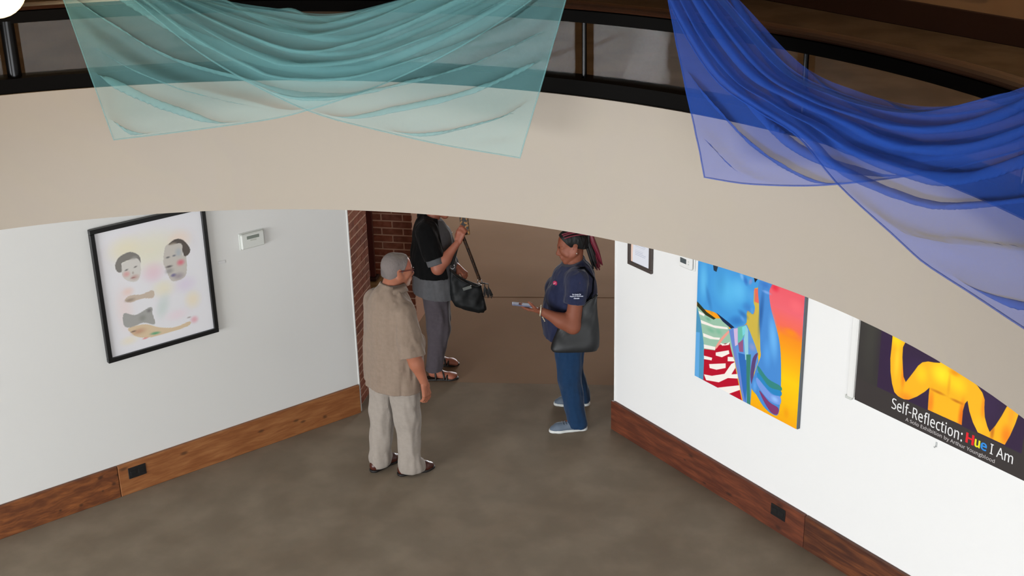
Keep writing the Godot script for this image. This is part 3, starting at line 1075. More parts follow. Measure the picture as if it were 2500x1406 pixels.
func watercolour() -> Image:
	var w := 420
	var h := 500
	var im := Image.create(w, h, false, Image.FORMAT_RGB8)
	im.fill(Color(0.87, 0.87, 0.885))
	dab(im, 480, 230, 480, 260, Color(0.88, 0.86, 0.73), 0.6)
	dab(im, 250, 170, 220, 160, Color(0.90, 0.86, 0.70), 0.5)
	dab(im, 770, 200, 160, 130, Color(0.92, 0.80, 0.72), 0.5)
	dab(im, 180, 640, 120, 320, Color(0.90, 0.80, 0.78), 0.5)
	dab(im, 487, 410, 150, 130, Color(0.88, 0.70, 0.76), 0.5)
	dab(im, 560, 560, 160, 120, Color(0.90, 0.86, 0.70), 0.5)
	dab(im, 775, 570, 150, 110, Color(0.82, 0.76, 0.86), 0.5)
	dab(im, 827, 710, 110, 120, Color(0.92, 0.84, 0.66), 0.5)
	dab(im, 535, 700, 90, 170, Color(0.74, 0.80, 0.78), 0.6, 0.4)
	dab(im, 660, 800, 160, 80, Color(0.90, 0.80, 0.84), 0.5)
	dab(im, 233, 510, 80, 60, Color(0.90, 0.74, 0.68), 0.5)
	dab(im, 180, 900, 120, 60, Color(0.90, 0.85, 0.72), 0.5)
	# child
	poly_px(im, [210, 284, 375, 263, 379, 333, 369, 394, 332, 443, 273, 439, 219, 405, 199, 351], Color(0.80, 0.79, 0.77), true)
	poly_px(im, [150, 300, 160, 262, 206, 221, 303, 206, 376, 250, 385, 308, 346, 263, 219, 273, 205, 300, 200, 344, 165, 337], Color(0.50, 0.49, 0.47), true)
	dab(im, 330, 255, 50, 26, Color(0.60, 0.60, 0.58), 0.6)
	dab(im, 240, 370, 50, 40, Color(0.84, 0.55, 0.55), 0.6)
	dab(im, 310, 410, 60, 36, Color(0.72, 0.55, 0.52), 0.6)
	dab(im, 245, 337, 26, 9, Color(0.35, 0.34, 0.34), 0.9, -0.2)
	dab(im, 330, 330, 26, 9, Color(0.35, 0.34, 0.34), 0.9, -0.2)
	dab(im, 300, 372, 14, 18, Color(0.62, 0.56, 0.52), 0.7)
	dab(im, 295, 410, 34, 8, Color(0.55, 0.36, 0.36), 0.8)
	# man
	poly_px(im, [652, 219, 786, 235, 788, 336, 817, 349, 797, 487, 729, 524, 646, 512, 608, 407, 594, 353, 614, 268], Color(0.76, 0.74, 0.71), true)
	poly_px(im, [660, 222, 732, 192, 805, 214, 860, 293, 843, 335, 800, 345, 788, 300, 786, 240, 727, 226], Color(0.36, 0.33, 0.31), true)
	dab(im, 700, 220, 60, 20, Color(0.62, 0.58, 0.52), 0.7)
	dab(im, 745, 300, 50, 60, Color(0.64, 0.68, 0.72), 0.7)
	dab(im, 755, 385, 56, 44, Color(0.85, 0.42, 0.48), 0.8)
	dab(im, 640, 320, 30, 12, Color(0.36, 0.36, 0.37), 0.9)
	dab(im, 700, 318, 26, 12, Color(0.40, 0.42, 0.46), 0.9)
	dab(im, 640, 395, 50, 16, Color(0.36, 0.34, 0.34), 0.9)
	dab(im, 640, 430, 60, 40, Color(0.56, 0.55, 0.55), 0.7)
	dab(im, 672, 473, 40, 24, Color(0.42, 0.40, 0.56), 0.9)
	dab(im, 720, 490, 80, 50, Color(0.58, 0.54, 0.58), 0.7)
	# arms, hand-held camera and hand
	poly_px(im, [192, 571, 248, 545, 350, 560, 463, 552, 455, 611, 352, 594, 239, 601], Color(0.76, 0.70, 0.64), true)
	dab(im, 240, 580, 70, 24, Color(0.58, 0.52, 0.47), 0.8)
	poly_px(im, [168, 674, 273, 712, 420, 680, 430, 740, 437, 829, 336, 791, 209, 800, 153, 767], Color(0.62, 0.62, 0.61), true)
	dab(im, 400, 705, 34, 26, Color(0.46, 0.45, 0.45), 0.8)
	dab(im, 330, 750, 50, 44, Color(0.52, 0.53, 0.50), 0.7)
	poly_px(im, [191, 802, 349, 807, 477, 865, 626, 900, 769, 885, 749, 920, 499, 930, 362, 922, 260, 891, 208, 845], Color(0.82, 0.74, 0.62), true)
	dab(im, 280, 850, 100, 44, Color(0.72, 0.55, 0.46), 0.7)
	dab(im, 230, 838, 40, 10, Color(0.40, 0.34, 0.32), 0.9)
	dab(im, 430, 902, 70, 20, Color(0.34, 0.62, 0.46), 0.9, 0.1)
	dab(im, 330, 920, 40, 12, Color(0.86, 0.48, 0.46), 0.8)
	dab(im, 819, 880, 56, 50, Color(0.86, 0.66, 0.70), 0.9)
	dab(im, 770, 850, 30, 10, Color(0.56, 0.50, 0.50), 0.8)
	soften(im, w, h, 2)
	return im


func face_uv(st: SurfaceTool, c: Vector3, w: float, h: float) -> void:
	tri(st, c + V3(-w / 2, h / 2, 0), c + V3(w / 2, h / 2, 0), c + V3(w / 2, -h / 2, 0), Vector3.BACK, V2(0, 0), V2(1, 0), V2(1, 1))
	tri(st, c + V3(-w / 2, h / 2, 0), c + V3(w / 2, -h / 2, 0), c + V3(-w / 2, -h / 2, 0), Vector3.BACK, V2(0, 0), V2(1, 1), V2(0, 1))


func frame_bars(o: Node3D, w: float, h: float, b: float, d: float, mat: Material) -> void:
	for e in [[0, h / 2 - b / 2, w, b], [0, -h / 2 + b / 2, w, b], [-w / 2 + b / 2, 0, b, h - 2 * b], [w / 2 - b / 2, 0, b, h - 2 * b]]:
		var st := new_st()
		bx(st, V3(e[0], e[1], d / 2), V3(e[2], e[3], d), 0.003)
		obj("frame_bar", st, mat, o)


func on_wall(right: bool, s: float, y: float) -> Transform3D:
	var t := wall_tr(RCN if right else LC, right)
	t.origin += t.basis.x * s + Vector3.UP * y
	return t


func build_wall_things() -> void:
	var st := new_st()
	# framed watercolour
	var o := thing("framed_print", "black framed pale watercolour of a child and a man on the left wall", "picture", on_wall(false, -1.575, 1.531))
	frame_bars(o, 0.838, 0.975, 0.032, 0.036, M.frame_black)
	st = new_st()
	bx(st, V3(0, 0, 0.010), V3(0.80, 0.935, 0.012))
	obj("mat_board", st, M.paper, o)
	st = new_st()
	face_uv(st, V3(0, 0, 0.0165), 0.774, 0.911)
	obj("watercolour", st, print_mat(watercolour(), 0.8), o)
	# thermostat on the left wall
	o = thing("thermostat", "pale grey wall thermostat with a dark display beside the black framed watercolour", "thermostat", on_wall(false, -0.812, 1.668))
	st = new_st()
	bx(st, V3(0, 0, 0.004), V3(0.2, 0.125, 0.008), 0.003)
	obj("back_plate", st, M.plastic_grey, o)
	st = new_st()
	bx(st, V3(0, 0, 0.018), V3(0.188, 0.115, 0.026), 0.009)
	obj("body", st, M.plastic_grey, o)
	st = new_st()
	bx(st, V3(0.0, 0.028, 0.031), V3(0.098, 0.024, 0.004), 0.001)
	obj("display", st, M.lcd, o)
	st = new_st()
	bx(st, V3(0.0, 0.004, 0.031), V3(0.05, 0.012, 0.004), 0.0015)
	obj("button", st, mk(Color(0.72, 0.73, 0.70), 0.5), o)
	# caption card
	o = thing("caption_card", "tiny blank caption card on the left wall under the thermostat", "label", on_wall(false, -1.061, 1.553))
	st = new_st()
	bx(st, V3(0, 0, 0.002), V3(0.055, 0.022, 0.004), 0.001)
	obj("card", st, mk(Color(0.80, 0.80, 0.80), 0.7), o)
	# outlets in the baseboards
	for e in [[false, -1.904, 0.163, "black power outlet set in the pine baseboard under the watercolour"], [true, 1.817, 0.157, "black power outlet set in the dark baseboard under the blue painting"]]:
		var t := on_wall(e[0], e[1], e[2])
		t.origin += t.basis.z * 0.028
		o = thing("power_outlet", e[3], "outlet", t)
		st = new_st()
		bx(st, V3(0, 0, 0.003), V3(0.134, 0.086, 0.007), 0.003)
		obj("plate", st, M.outlet, o)
		for x in [-0.03, 0.03]:
			st = new_st()
			bx(st, V3(x, 0, 0.0075), V3(0.044, 0.036, 0.004), 0.0015)
			obj("socket", st, M.outlet_hole, o)
	# certificate
	o = thing("framed_certificate", "small dark framed certificate on the right wall next to the doorway", "picture", on_wall(true, 0.302, 1.605))
	frame_bars(o, 0.272, 0.352, 0.030, 0.022, M.cert_frame)
	st = new_st()
	bx(st, V3(0, 0, 0.006), V3(0.24, 0.32, 0.008))
	obj("backing", st, M.paper, o)
	var im := Image.create(160, 216, false, Image.FORMAT_RGB8)
	im.fill(Color(0.88, 0.89, 0.92))
	poly_px(im, [0, 0, 130, 0, 90, 1000, 0, 1000], Color(0.92, 0.80, 0.74))
	for k in 13:
		poly_px(im, [220, 240 + k * 44, 800 - (k * 37) % 200, 240 + k * 44, 800 - (k * 37) % 200, 250 + k * 44, 220, 250 + k * 44], Color(0.72, 0.74, 0.80))
	dab(im, 500, 140, 240, 60, Color(0.62, 0.66, 0.78), 0.6)
	soften(im, 160, 216, 1)
	st = new_st()
	face_uv(st, V3(0, 0, 0.0105), 0.214, 0.294)
	obj("sheet", st, print_mat(im, 0.5), o)
	# white thermostat on the right wall
	o = thing("thermostat", "small white thermostat with a dark screen between the certificate and the blue painting", "thermostat", on_wall(true, 0.815, 1.643))
	st = new_st()
	bx(st, V3(0, 0, 0.006), V3(0.15, 0.115, 0.012), 0.005)
	obj("back_plate", st, M.plastic_white, o)
	st = new_st()
	bx(st, V3(0.0, 0, 0.024), V3(0.135, 0.1, 0.03), 0.012)
	obj("body", st, M.plastic_white, o)
	st = new_st()
	bx(st, V3(-0.012, 0.006, 0.039), V3(0.062, 0.036, 0.004), 0.001)
	obj("display", st, M.lcd_dark, o)
	for y in [0.012, -0.006]:
		st = new_st()
		bx(st, V3(0.042, y, 0.039), V3(0.012, 0.009, 0.004), 0.001)
		obj("button", st, M.plastic_grey, o)
	# blue painting
	o = thing("canvas_painting", "large painting of a bowed blue figure in a red striped shirt on a yellow ground", "painting", on_wall(true, 1.436, 1.383))
	st = new_st()
	bx(st, V3(0, 0, 0.013), V3(0.99, 1.11, 0.026), 0.003)
	obj("canvas", st, mk(Color(0.34, 0.58, 0.74), 0.7), o)
	st = new_st()
	face_uv(st, V3(0, 0, 0.0266), 0.99, 1.11)
	obj("paint_layer", st, print_mat(blue_painting(), 0.55), o)
	st = new_st()
	bx(st, V3(0.498, 0, 0.012), V3(0.005, 1.11, 0.024), 0.001)
	obj("edge_strip", st, mk(Color(0.36, 0.38, 0.40), 0.5), o)
	# exhibition poster
	o = thing("exhibition_poster", "dark exhibition poster with a yellow torso and white lettering on the right wall", "poster", on_wall(true, 3.07, 1.727))
	st = new_st()
	bx(st, V3(0, 0, 0.009), V3(1.38, 1.01, 0.018), 0.002)
	obj("board", st, mk(Color(0.93, 0.93, 0.93), 0.6), o)
	st = new_st()
	face_uv(st, V3(0, 0, 0.0186), 1.38, 1.01)
	obj("print_layer", st, print_mat(torso_poster(), 0.5), o)
	var wt := mk(Color(0.90, 0.90, 0.90), 0.6)
	var by := 1.287 - 1.727
	text_mesh("Self-Reflection:", 0.506, 0.077, wt, o, V3(2.663 - 3.07, by - 0.010, 0.0187))
	text_mesh("H", 0.055, 0.062, mk(Color(0.86, 0.05, 0.12), 0.6), o, V3(3.192 - 3.07, by, 0.0187), true)
	text_mesh("u", 0.036, 0.047, mk(Color(0.90, 0.86, 0.10), 0.6), o, V3(3.252 - 3.07, by, 0.0187), true)
	text_mesh("e", 0.041, 0.047, mk(Color(0.14, 0.52, 0.84), 0.6), o, V3(3.292 - 3.07, by, 0.0187), true)
	text_mesh("I Am", 0.148, 0.062, wt, o, V3(3.354 - 3.07, by, 0.0187))
	text_mesh("A Solo Exhibition by Arthur Youngblood", 0.62, 0.03, mk(Color(0.75, 0.73, 0.73), 0.6), o, V3(2.772 - 3.07, 1.236 - 1.727, 0.0187))
	# vertical cable cover beside the poster, its foot on a small clip
	o = thing("cable_cover", "white vertical cable cover strip on the right wall along the exhibition poster", "cable cover", on_wall(true, 2.352, 1.228))
	st = new_st()
	bx(st, V3(0, 0.98, 0.018), V3(0.050, 1.96, 0.036), 0.008)
	obj("cover", st, M.plastic_white, o)
	st = new_st()
	bx(st, V3(-0.022, -0.012, 0.012), V3(0.052, 0.022, 0.024), 0.005)
	obj("clip", st, M.plastic_grey, o)
	o = thing("wall_hook", "tiny pale hook on the white wall below the exhibition poster", "hook", on_wall(true, 2.99, 1.172))
	st = new_st()
	bx(st, V3(0, 0.004, 0.002), V3(0.012, 0.03, 0.004), 0.001)
	tube(st, [V3(0, -0.005, 0.004), V3(0, -0.012, 0.014), V3(0, -0.004, 0.022)], 0.003, 8)
	obj("hook", st, mk(Color(0.74, 0.75, 0.75), 0.4), o)


# ---------------------------------------------------------------- drapes
func curve_at(pts: Array, t: float) -> Vector2:
	# smooth curve through points spaced evenly in t
	var n := pts.size() - 1
	var f := clampf(t, 0.0, 1.0) * n
	var i := mini(int(f), n - 1)
	var u := f - i
	var p0: Vector2 = pts[maxi(i - 1, 0)]
	var p3: Vector2 = pts[mini(i + 2, n)]
	return p0.cubic_interpolate_in_time(pts[i + 1], p0, p3, u, 1, 0, 1) if false else (pts[i] as Vector2).cubic_interpolate(pts[i + 1], p0, p3, u)


# one sheet of sheer cloth gathered at the start of two curves (angle, height) and spreading to a free edge
func sheer(called: String, parent: Node3D, top: Array, bot: Array, r: float, folds: float, lean: float, sd: int, mat: Material, nu := 110, nv := 170) -> void:
	var n := FastNoiseLite.new()
	n.seed = sd
	n.frequency = 1.0
	var vs := PackedVector3Array()
	vs.resize((nu + 1) * (nv + 1))
	for i in nu + 1:
		var u := float(i) / nu
		var a := curve_at(top, u)
		var b := curve_at(bot, u)
		# near the free edge the folds swing round and fall from the upper corner towards the middle
		var tail := smoothstep(0.5, 1.0, u)
		for j in nv + 1:
			var v := float(j) / nv
			var edge := smoothstep(0.0, 0.06, v) * smoothstep(0.0, 0.10, 1.0 - v) * smoothstep(0.0, 0.05, 1.0 - u)
			var vf := v + lean * pow(maxf(0.0, u - 0.5), 1.15) + 0.045 * n.get_noise_2d(u * 2.0, v * 2.0 + 20.0)
			var ph := TAU * folds * (vf + 0.06 * n.get_noise_2d(vf * 3.0, 4.0))
			var k := 2.2 + 2.0 * n.get_noise_2d(vf * 2.6 + 3.0, u * 0.4)
			k = lerpf(k, clampf(k * 2.6 - 3.8, 0.3, 4.6), tail)
			var w := v + edge * k * sin(ph) / (TAU * folds) * lerpf(1.0, 0.62, tail)
			var q := a.lerp(b, w)
			var dep := edge * lerpf(0.024, 0.012, tail) * cos(ph) + 0.008 * n.get_noise_2d(u * 2.0, v * 2.5)
			vs[i * (nv + 1) + j] = rp(q.x, r + dep, q.y) - parent.position
	var st := SurfaceTool.new()
	st.begin(Mesh.PRIMITIVE_TRIANGLES)
	st.set_smooth_group(1)
	for p in vs:
		st.add_vertex(p)
	for i in nu:
		for j in nv:
			var p := i * (nv + 1) + j
			for x in [p, p + 1, p + nv + 2, p, p + nv + 2, p + nv + 1]:
				st.add_index(x)
	st.generate_normals()
	put(called, st.commit(), mat, parent)
	# rolled hem along the lower edge
	var pts := []
	for i in range(0, nu, 3):
		pts.append(vs[i * (nv + 1) + nv])
	pts.append(vs[nu * (nv + 1) + nv])
	for j in range(nv - 4, -1, -6):
		pts.append(vs[nu * (nv + 1) + j])
	var s2 := new_st()
	tube(s2, pts, 0.0028, 6)
	put("hem", done(s2), mat, parent)


func cloth(col: Color, alpha: float) -> StandardMaterial3D:
	var m := mk(Color(col.r, col.g, col.b, alpha), 0.8, 0.0, 0.2)
	m.transparency = BaseMaterial3D.TRANSPARENCY_ALPHA
	m.backlight_enabled = true
	m.backlight = Color(0.35, 0.35, 0.35)
	m.cull_mode = BaseMaterial3D.CULL_DISABLED
	return m


func build_drapes() -> void:
	var teal := cloth(Color(0.46, 0.68, 0.69), 0.31)
	var blue := cloth(Color(0.15, 0.32, 0.68), 0.5)
	var o := thing("teal_drape", "sheer teal fabric swag with two hanging tails in front of the parapet", "drape", Transform3D(Basis(), rp(11.0, 2.3, 4.36)))
	var ttop := [V2(-13.5, 4.354), V2(-6.3, 4.174), V2(0.4, 4.084), V2(5.6, 4.045), V2(11.2, 4.024), V2(17.4, 4.078), V2(25.0, 4.175), V2(31.1, 4.263), V2(36.4, 4.354)]
	sheer("front_layer", o, ttop, [V2(-13.5, 4.354), V2(-9.8, 4.217), V2(-6.6, 4.094), V2(-1.6, 3.904), V2(3.5, 3.768), V2(8.7, 3.666), V2(14.2, 3.609), V2(21.6, 3.560), V2(29.5, 3.541)], 2.29, 5.4, 1.5, 31, teal)
	var trev := ttop.duplicate()
	trev.reverse()
	trev[8] = V2(-14.2, 4.356)
	sheer("back_layer", o, trev, [V2(36.4, 4.354), V2(33.9, 4.229), V2(30.6, 4.110), V2(23.2, 3.918), V2(15.7, 3.768), V2(8.7, 3.666), V2(3.9, 3.618), V2(-4.4, 3.579), V2(-10.3, 3.564)], 2.34, 4.6, 1.7, 47, teal)
	cords(o, [-13.9, 36.4], 4.354, M.strip)
	o = thing("blue_drape", "sheer royal blue fabric swag hanging in front of the parapet and railing", "drape", Transform3D(Basis(), rp(72.0, 2.3, 4.4)))
	var btop := [V2(43.1, 4.408), V2(50.6, 4.184), V2(57.1, 4.023), V2(62.7, 3.987), V2(68.8, 3.996), V2(75.2, 4.063), V2(81.4, 4.161), V2(89.7, 4.319), V2(98.1, 4.475), V2(104.6, 4.612)]
	sheer("front_layer", o, btop, [V2(43.1, 4.408), V2(44.7, 4.158), V2(49.2, 3.946), V2(54.0, 3.868), V2(58.4, 3.822), V2(63.4, 3.715), V2(70.0, 3.642), V2(74.9, 3.609), V2(84.8, 3.625), V2(97.0, 3.70)], 2.29, 5.0, 1.2, 55, blue)
	var brev := btop.duplicate()
	brev.reverse()
	brev[9] = V2(41.9, 4.405)
	sheer("back_layer", o, brev, [V2(104.6, 4.612), V2(99.0, 4.410), V2(90.5, 4.218), V2(82.2, 4.038), V2(75.8, 3.917), V2(69.4, 3.809), V2(62.8, 3.712), V2(57.8, 3.650), V2(52.2, 3.601), V2(47.8, 3.583)], 2.34, 4.2, 1.7, 63, blue)
	cords(o, [42.6, 104.6], 4.41, M.strip)


# thin cords that carry the gathered corners from the ceiling
func cords(o: Node3D, angs: Array, y: float, mat: Material) -> void:
	for i in 2:
		var yy := y if angs[i] < 100.0 else 4.61
		var st := new_st()
		tube(st, [rp(angs[i], 2.31, yy - 0.02) - o.position, rp(angs[i], 2.31, UP_CEIL) - o.position], 0.004, 6)
		obj("cord", st, mat, o)


# ---------------------------------------------------------------- bodies and clothes: smooth unions of tapered capsules, meshed as surface nets
class Blob:
	var lo: Vector3
	var h: float
	var k: float
	var nx: int
	var ny: int
	var nz: int
	var s: PackedFloat32Array          # sum of exp(-k d) of the finished groups
	var g: PackedFloat32Array          # the same of the group being laid
	var verts := PackedVector3Array()
	var norms := PackedVector3Array()
	var tris := PackedInt32Array()

	func _init(a: Vector3, b: Vector3, cell: float, sharp: float) -> void:
		lo = a
		h = cell
		k = sharp
		nx = int((b.x - a.x) / h) + 2
		ny = int((b.y - a.y) / h) + 2
		nz = int((b.z - a.z) / h) + 2
		s.resize(nx * ny * nz)
		g.resize(nx * ny * nz)

	func cap(a: Vector3, b: Vector3, ra: float, rb: float, fd := Vector3.ZERO, fl := 1.0) -> void:
		var m := 4.0 / k
		var rm := maxf(ra, rb) * maxf(1.0, fl) + m
		var x0 := clampi(int((minf(a.x, b.x) - rm - lo.x) / h), 0, nx - 1)
		var x1 := clampi(int((maxf(a.x, b.x) + rm - lo.x) / h) + 1, 0, nx - 1)
		var y0 := clampi(int((minf(a.y, b.y) - rm - lo.y) / h), 0, ny - 1)
		var y1 := clampi(int((maxf(a.y, b.y) + rm - lo.y) / h) + 1, 0, ny - 1)
		var z0 := clampi(int((minf(a.z, b.z) - rm - lo.z) / h), 0, nz - 1)
		var z1 := clampi(int((maxf(a.z, b.z) + rm - lo.z) / h) + 1, 0, nz - 1)
		var ab := b - a
		var l2 := maxf(ab.length_squared(), 1e-9)
		var dr := rb - ra
		var inv := 1.0 / fl - 1.0
		var flat := fl != 1.0
		for z in range(z0, z1 + 1):
			for y in range(y0, y1 + 1):
				var i := (z * ny + y) * nx + x0
				var p := Vector3(lo.x + x0 * h, lo.y + y * h, lo.z + z * h) - a
				for x in range(x0, x1 + 1):
					var t := clampf(p.dot(ab) / l2, 0.0, 1.0)
					var q := p - ab * t
					if flat:
						q += fd * (q.dot(fd) * inv)
					var d := q.length() - ra - dr * t
					if d < m:
						g[i] += exp(-k * maxf(d, -0.25))
					p.x += h
					i += 1

	func ball(c: Vector3, r: float, fd := Vector3.ZERO, fl := 1.0) -> void:
		cap(c, c + Vector3(0, 0.0005, 0), r, r, fd, fl)

	# keep of the present group only what lies behind each plane [normal, offset], then add it to the whole
	func close(cuts: Array = [], wrinkle := 0.0, fx := 10.0, fy := 2.0, sd := 1) -> void:
		var n := FastNoiseLite.new()
		n.seed = sd
		n.frequency = 1.0
		n.fractal_octaves = 2
		var i := 0
		for z in nz:
			for y in ny:
				for x in nx:
					var v := g[i]
					if v > 0.0:
						var d := -log(v) / k
						var p := Vector3(lo.x + x * h, lo.y + y * h, lo.z + z * h)
						if wrinkle > 0.0 and absf(d) < 0.05:
							d += wrinkle * n.get_noise_3d(p.x * fx, p.y * fy, p.z * fx)
						for c in cuts:
							d = maxf(d, (p.dot(c[0]) - c[1]))
						s[i] += exp(-k * d)
						g[i] = 0.0
					i += 1

	func net() -> void:
		var f := PackedFloat32Array()
		f.resize(s.size())
		var big := 5.0 / k
		for i in s.size():
			f[i] = big if s[i] <= 1e-9 else minf(-log(s[i]) / k, big)
		var sx := 1
		var sy := nx
		var sz := nx * ny
		var base := verts.size()
		var id := PackedInt32Array()
		id.resize(s.size())
		id.fill(-1)
		for z in nz - 1:
			for y in ny - 1:
				var i := (z * ny + y) * nx
				for x in nx - 1:
					var a := f[i]
					var b := f[i + 1]
					var c := f[i + sy]
					var d := f[i + sy + 1]
					var e := f[i + sz]
					var g1 := f[i + sz + 1]
					var g2 := f[i + sz + sy]
					var g3 := f[i + sz + sy + 1]
					var neg := int(a < 0.0) + int(b < 0.0) + int(c < 0.0) + int(d < 0.0) + int(e < 0.0) + int(g1 < 0.0) + int(g2 < 0.0) + int(g3 < 0.0)
					if neg > 0 and neg < 8:
						var sum := Vector3.ZERO
						var cnt := 0
						if (a < 0.0) != (b < 0.0):
							sum += Vector3(a / (a - b), 0, 0)
							cnt += 1
						if (c < 0.0) != (d < 0.0):
							sum += Vector3(c / (c - d), 1, 0)
							cnt += 1
						if (e < 0.0) != (g1 < 0.0):
							sum += Vector3(e / (e - g1), 0, 1)
							cnt += 1
						if (g2 < 0.0) != (g3 < 0.0):
							sum += Vector3(g2 / (g2 - g3), 1, 1)
							cnt += 1
						if (a < 0.0) != (c < 0.0):
							sum += Vector3(0, a / (a - c), 0)
							cnt += 1
						if (b < 0.0) != (d < 0.0):
							sum += Vector3(1, b / (b - d), 0)
							cnt += 1
						if (e < 0.0) != (g2 < 0.0):
							sum += Vector3(0, e / (e - g2), 1)
							cnt += 1
						if (g1 < 0.0) != (g3 < 0.0):
							sum += Vector3(1, g1 / (g1 - g3), 1)
							cnt += 1
						if (a < 0.0) != (e < 0.0):
							sum += Vector3(0, 0, a / (a - e))
							cnt += 1
						if (b < 0.0) != (g1 < 0.0):
							sum += Vector3(1, 0, b / (b - g1))
							cnt += 1
						if (c < 0.0) != (g2 < 0.0):
							sum += Vector3(0, 1, c / (c - g2))
							cnt += 1
						if (d < 0.0) != (g3 < 0.0):
							sum += Vector3(1, 1, d / (d - g3))
							cnt += 1
						id[i] = verts.size()
						verts.append(lo + (Vector3(x, y, z) + sum / cnt) * h)
						norms.append(Vector3(b + d + g1 + g3 - a - c - e - g2, c + d + g2 + g3 - a - b - e - g1, e + g1 + g2 + g3 - a - b - c - d).normalized())
					i += 1
		for z in range(1, nz - 1):
			for y in range(1, ny - 1):
				var i := (z * ny + y) * nx + 1
				for x in range(1, nx - 1):
					var a := f[i] < 0.0
					if a != (f[i + sx] < 0.0):
						face(id[i - sy - sz], id[i - sz], id[i], id[i - sy], a)
					if a != (f[i + sy] < 0.0):
						face(id[i - sx - sz], id[i - sx], id[i], id[i - sz], a)
					if a != (f[i + sz] < 0.0):
						face(id[i - sx - sy], id[i - sy], id[i], id[i - sx], a)
					i += 1

	func face(a: int, b: int, c: int, d: int, flip: bool) -> void:
		if a < 0 or b < 0 or c < 0 or d < 0:
			return
		if flip:
			for q in [a, c, b, a, d, c]:
				tris.append(q)
		else:
			for q in [a, b, c, a, c, d]:
				tris.append(q)


# joins nets into one mesh; paint: list of [centre, radius, colour, strength] laid over the base colour
func net_mesh(blobs: Array, base: Color, paint: Array) -> ArrayMesh:
	var vs := PackedVector3Array()
	var ns := PackedVector3Array()
	var ts := PackedInt32Array()
	for b in blobs:
		var o := vs.size()
		b.net()
		vs.append_array(b.verts)
		ns.append_array(b.norms)
		for t in b.tris:
			ts.append(t + o)
	var cs := PackedColorArray()
	cs.resize(vs.size())
	var bl := base.srgb_to_linear()
	cs.fill(bl)
	for p in paint:
		var c: Vector3 = p[0]
		var r: float = p[1]
		var pc: Color = p[2].srgb_to_linear()
		for i in vs.size():
			var d := vs[i].distance_to(c)
			if d < r:
				cs[i] = cs[i].lerp(pc, p[3] * (1.0 - smoothstep(0.55 * r, r, d)))
	var arr := []
	arr.resize(Mesh.ARRAY_MAX)
	arr[Mesh.ARRAY_VERTEX] = vs
	arr[Mesh.ARRAY_NORMAL] = ns
	arr[Mesh.ARRAY_INDEX] = ts
	arr[Mesh.ARRAY_COLOR] = cs
	var m := ArrayMesh.new()
	m.add_surface_from_arrays(Mesh.PRIMITIVE_TRIANGLES, arr)
	return m


func skin_mat(rough := 0.5) -> StandardMaterial3D:
	var m := mk(Color.WHITE, rough, 0.0, 0.4)
	m.vertex_color_use_as_albedo = true
	return m


# a head in its own axes (face towards -z, centre between the ears), set by the transform t
func head_blob(t: Transform3D, neck_to: Vector3, neck_r: float, plump := 1.0) -> Blob:
	var c := t.origin
	var b := Blob.new(c - V3(0.135, 0.21, 0.145), c + V3(0.135, 0.14, 0.145), 0.0043, 150.0)
	var x := t.basis.x.normalized()
	var cp := func(a: Vector3, e: Vector3, ra: float, rb: float, fd := Vector3.ZERO, fl := 1.0) -> void:
		b.cap(t * a, t * e, ra, rb, fd, fl)
	cp.call(V3(0, 0.034, 0.026), V3(0, 0.034, -0.018), 0.080, 0.076, x, 0.92)      # skull
	cp.call(V3(0, 0.0, 0.0), V3(0, 0.0, -0.03), 0.066, 0.060)
	cp.call(V3(0, 0.0, -0.034), V3(0, -0.055, -0.046), 0.056, 0.042 * plump)       # face
	for s in [-1, 1]:
		cp.call(V3(s * 0.046, -0.035, -0.002), V3(s * 0.012, -0.092, -0.062), 0.030 * plump, 0.022 * plump)   # jaw
		cp.call(V3(s * 0.034, -0.018, -0.062), V3(s * 0.038, -0.032, -0.05), 0.026 * plump, 0.026 * plump)    # cheek
		cp.call(V3(s * 0.012, 0.020, -0.084), V3(s * 0.044, 0.018, -0.070), 0.012, 0.010)                     # brow
		cp.call(V3(s * 0.031, -0.002, -0.074), V3(s * 0.033, -0.003, -0.074), 0.0145, 0.0145)                 # eye
		cp.call(V3(s * 0.012, -0.036, -0.094), V3(s * 0.010, -0.034, -0.100), 0.0095, 0.009)                  # nostril wing
		cp.call(V3(s * 0.075, 0.014, 0.016), V3(s * 0.072, -0.020, 0.010), 0.0175, 0.0115, x, 0.42)             # ear
	cp.call(V3(0, 0.008, -0.090), V3(0, -0.030, -0.109), 0.0085, 0.0125)           # nose
	cp.call(V3(-0.017, -0.060, -0.090), V3(0.017, -0.060, -0.090), 0.0095, 0.0095) # lips
	cp.call(V3(-0.014, -0.071, -0.088), V3(0.014, -0.071, -0.088), 0.010, 0.010)
	cp.call(V3(-0.008, -0.098, -0.072), V3(0.008, -0.098, -0.072), 0.020, 0.020)   # chin
	b.cap(t * V3(0, -0.045, 0.018), neck_to, neck_r, neck_r * 1.12)
	b.close()
	return b


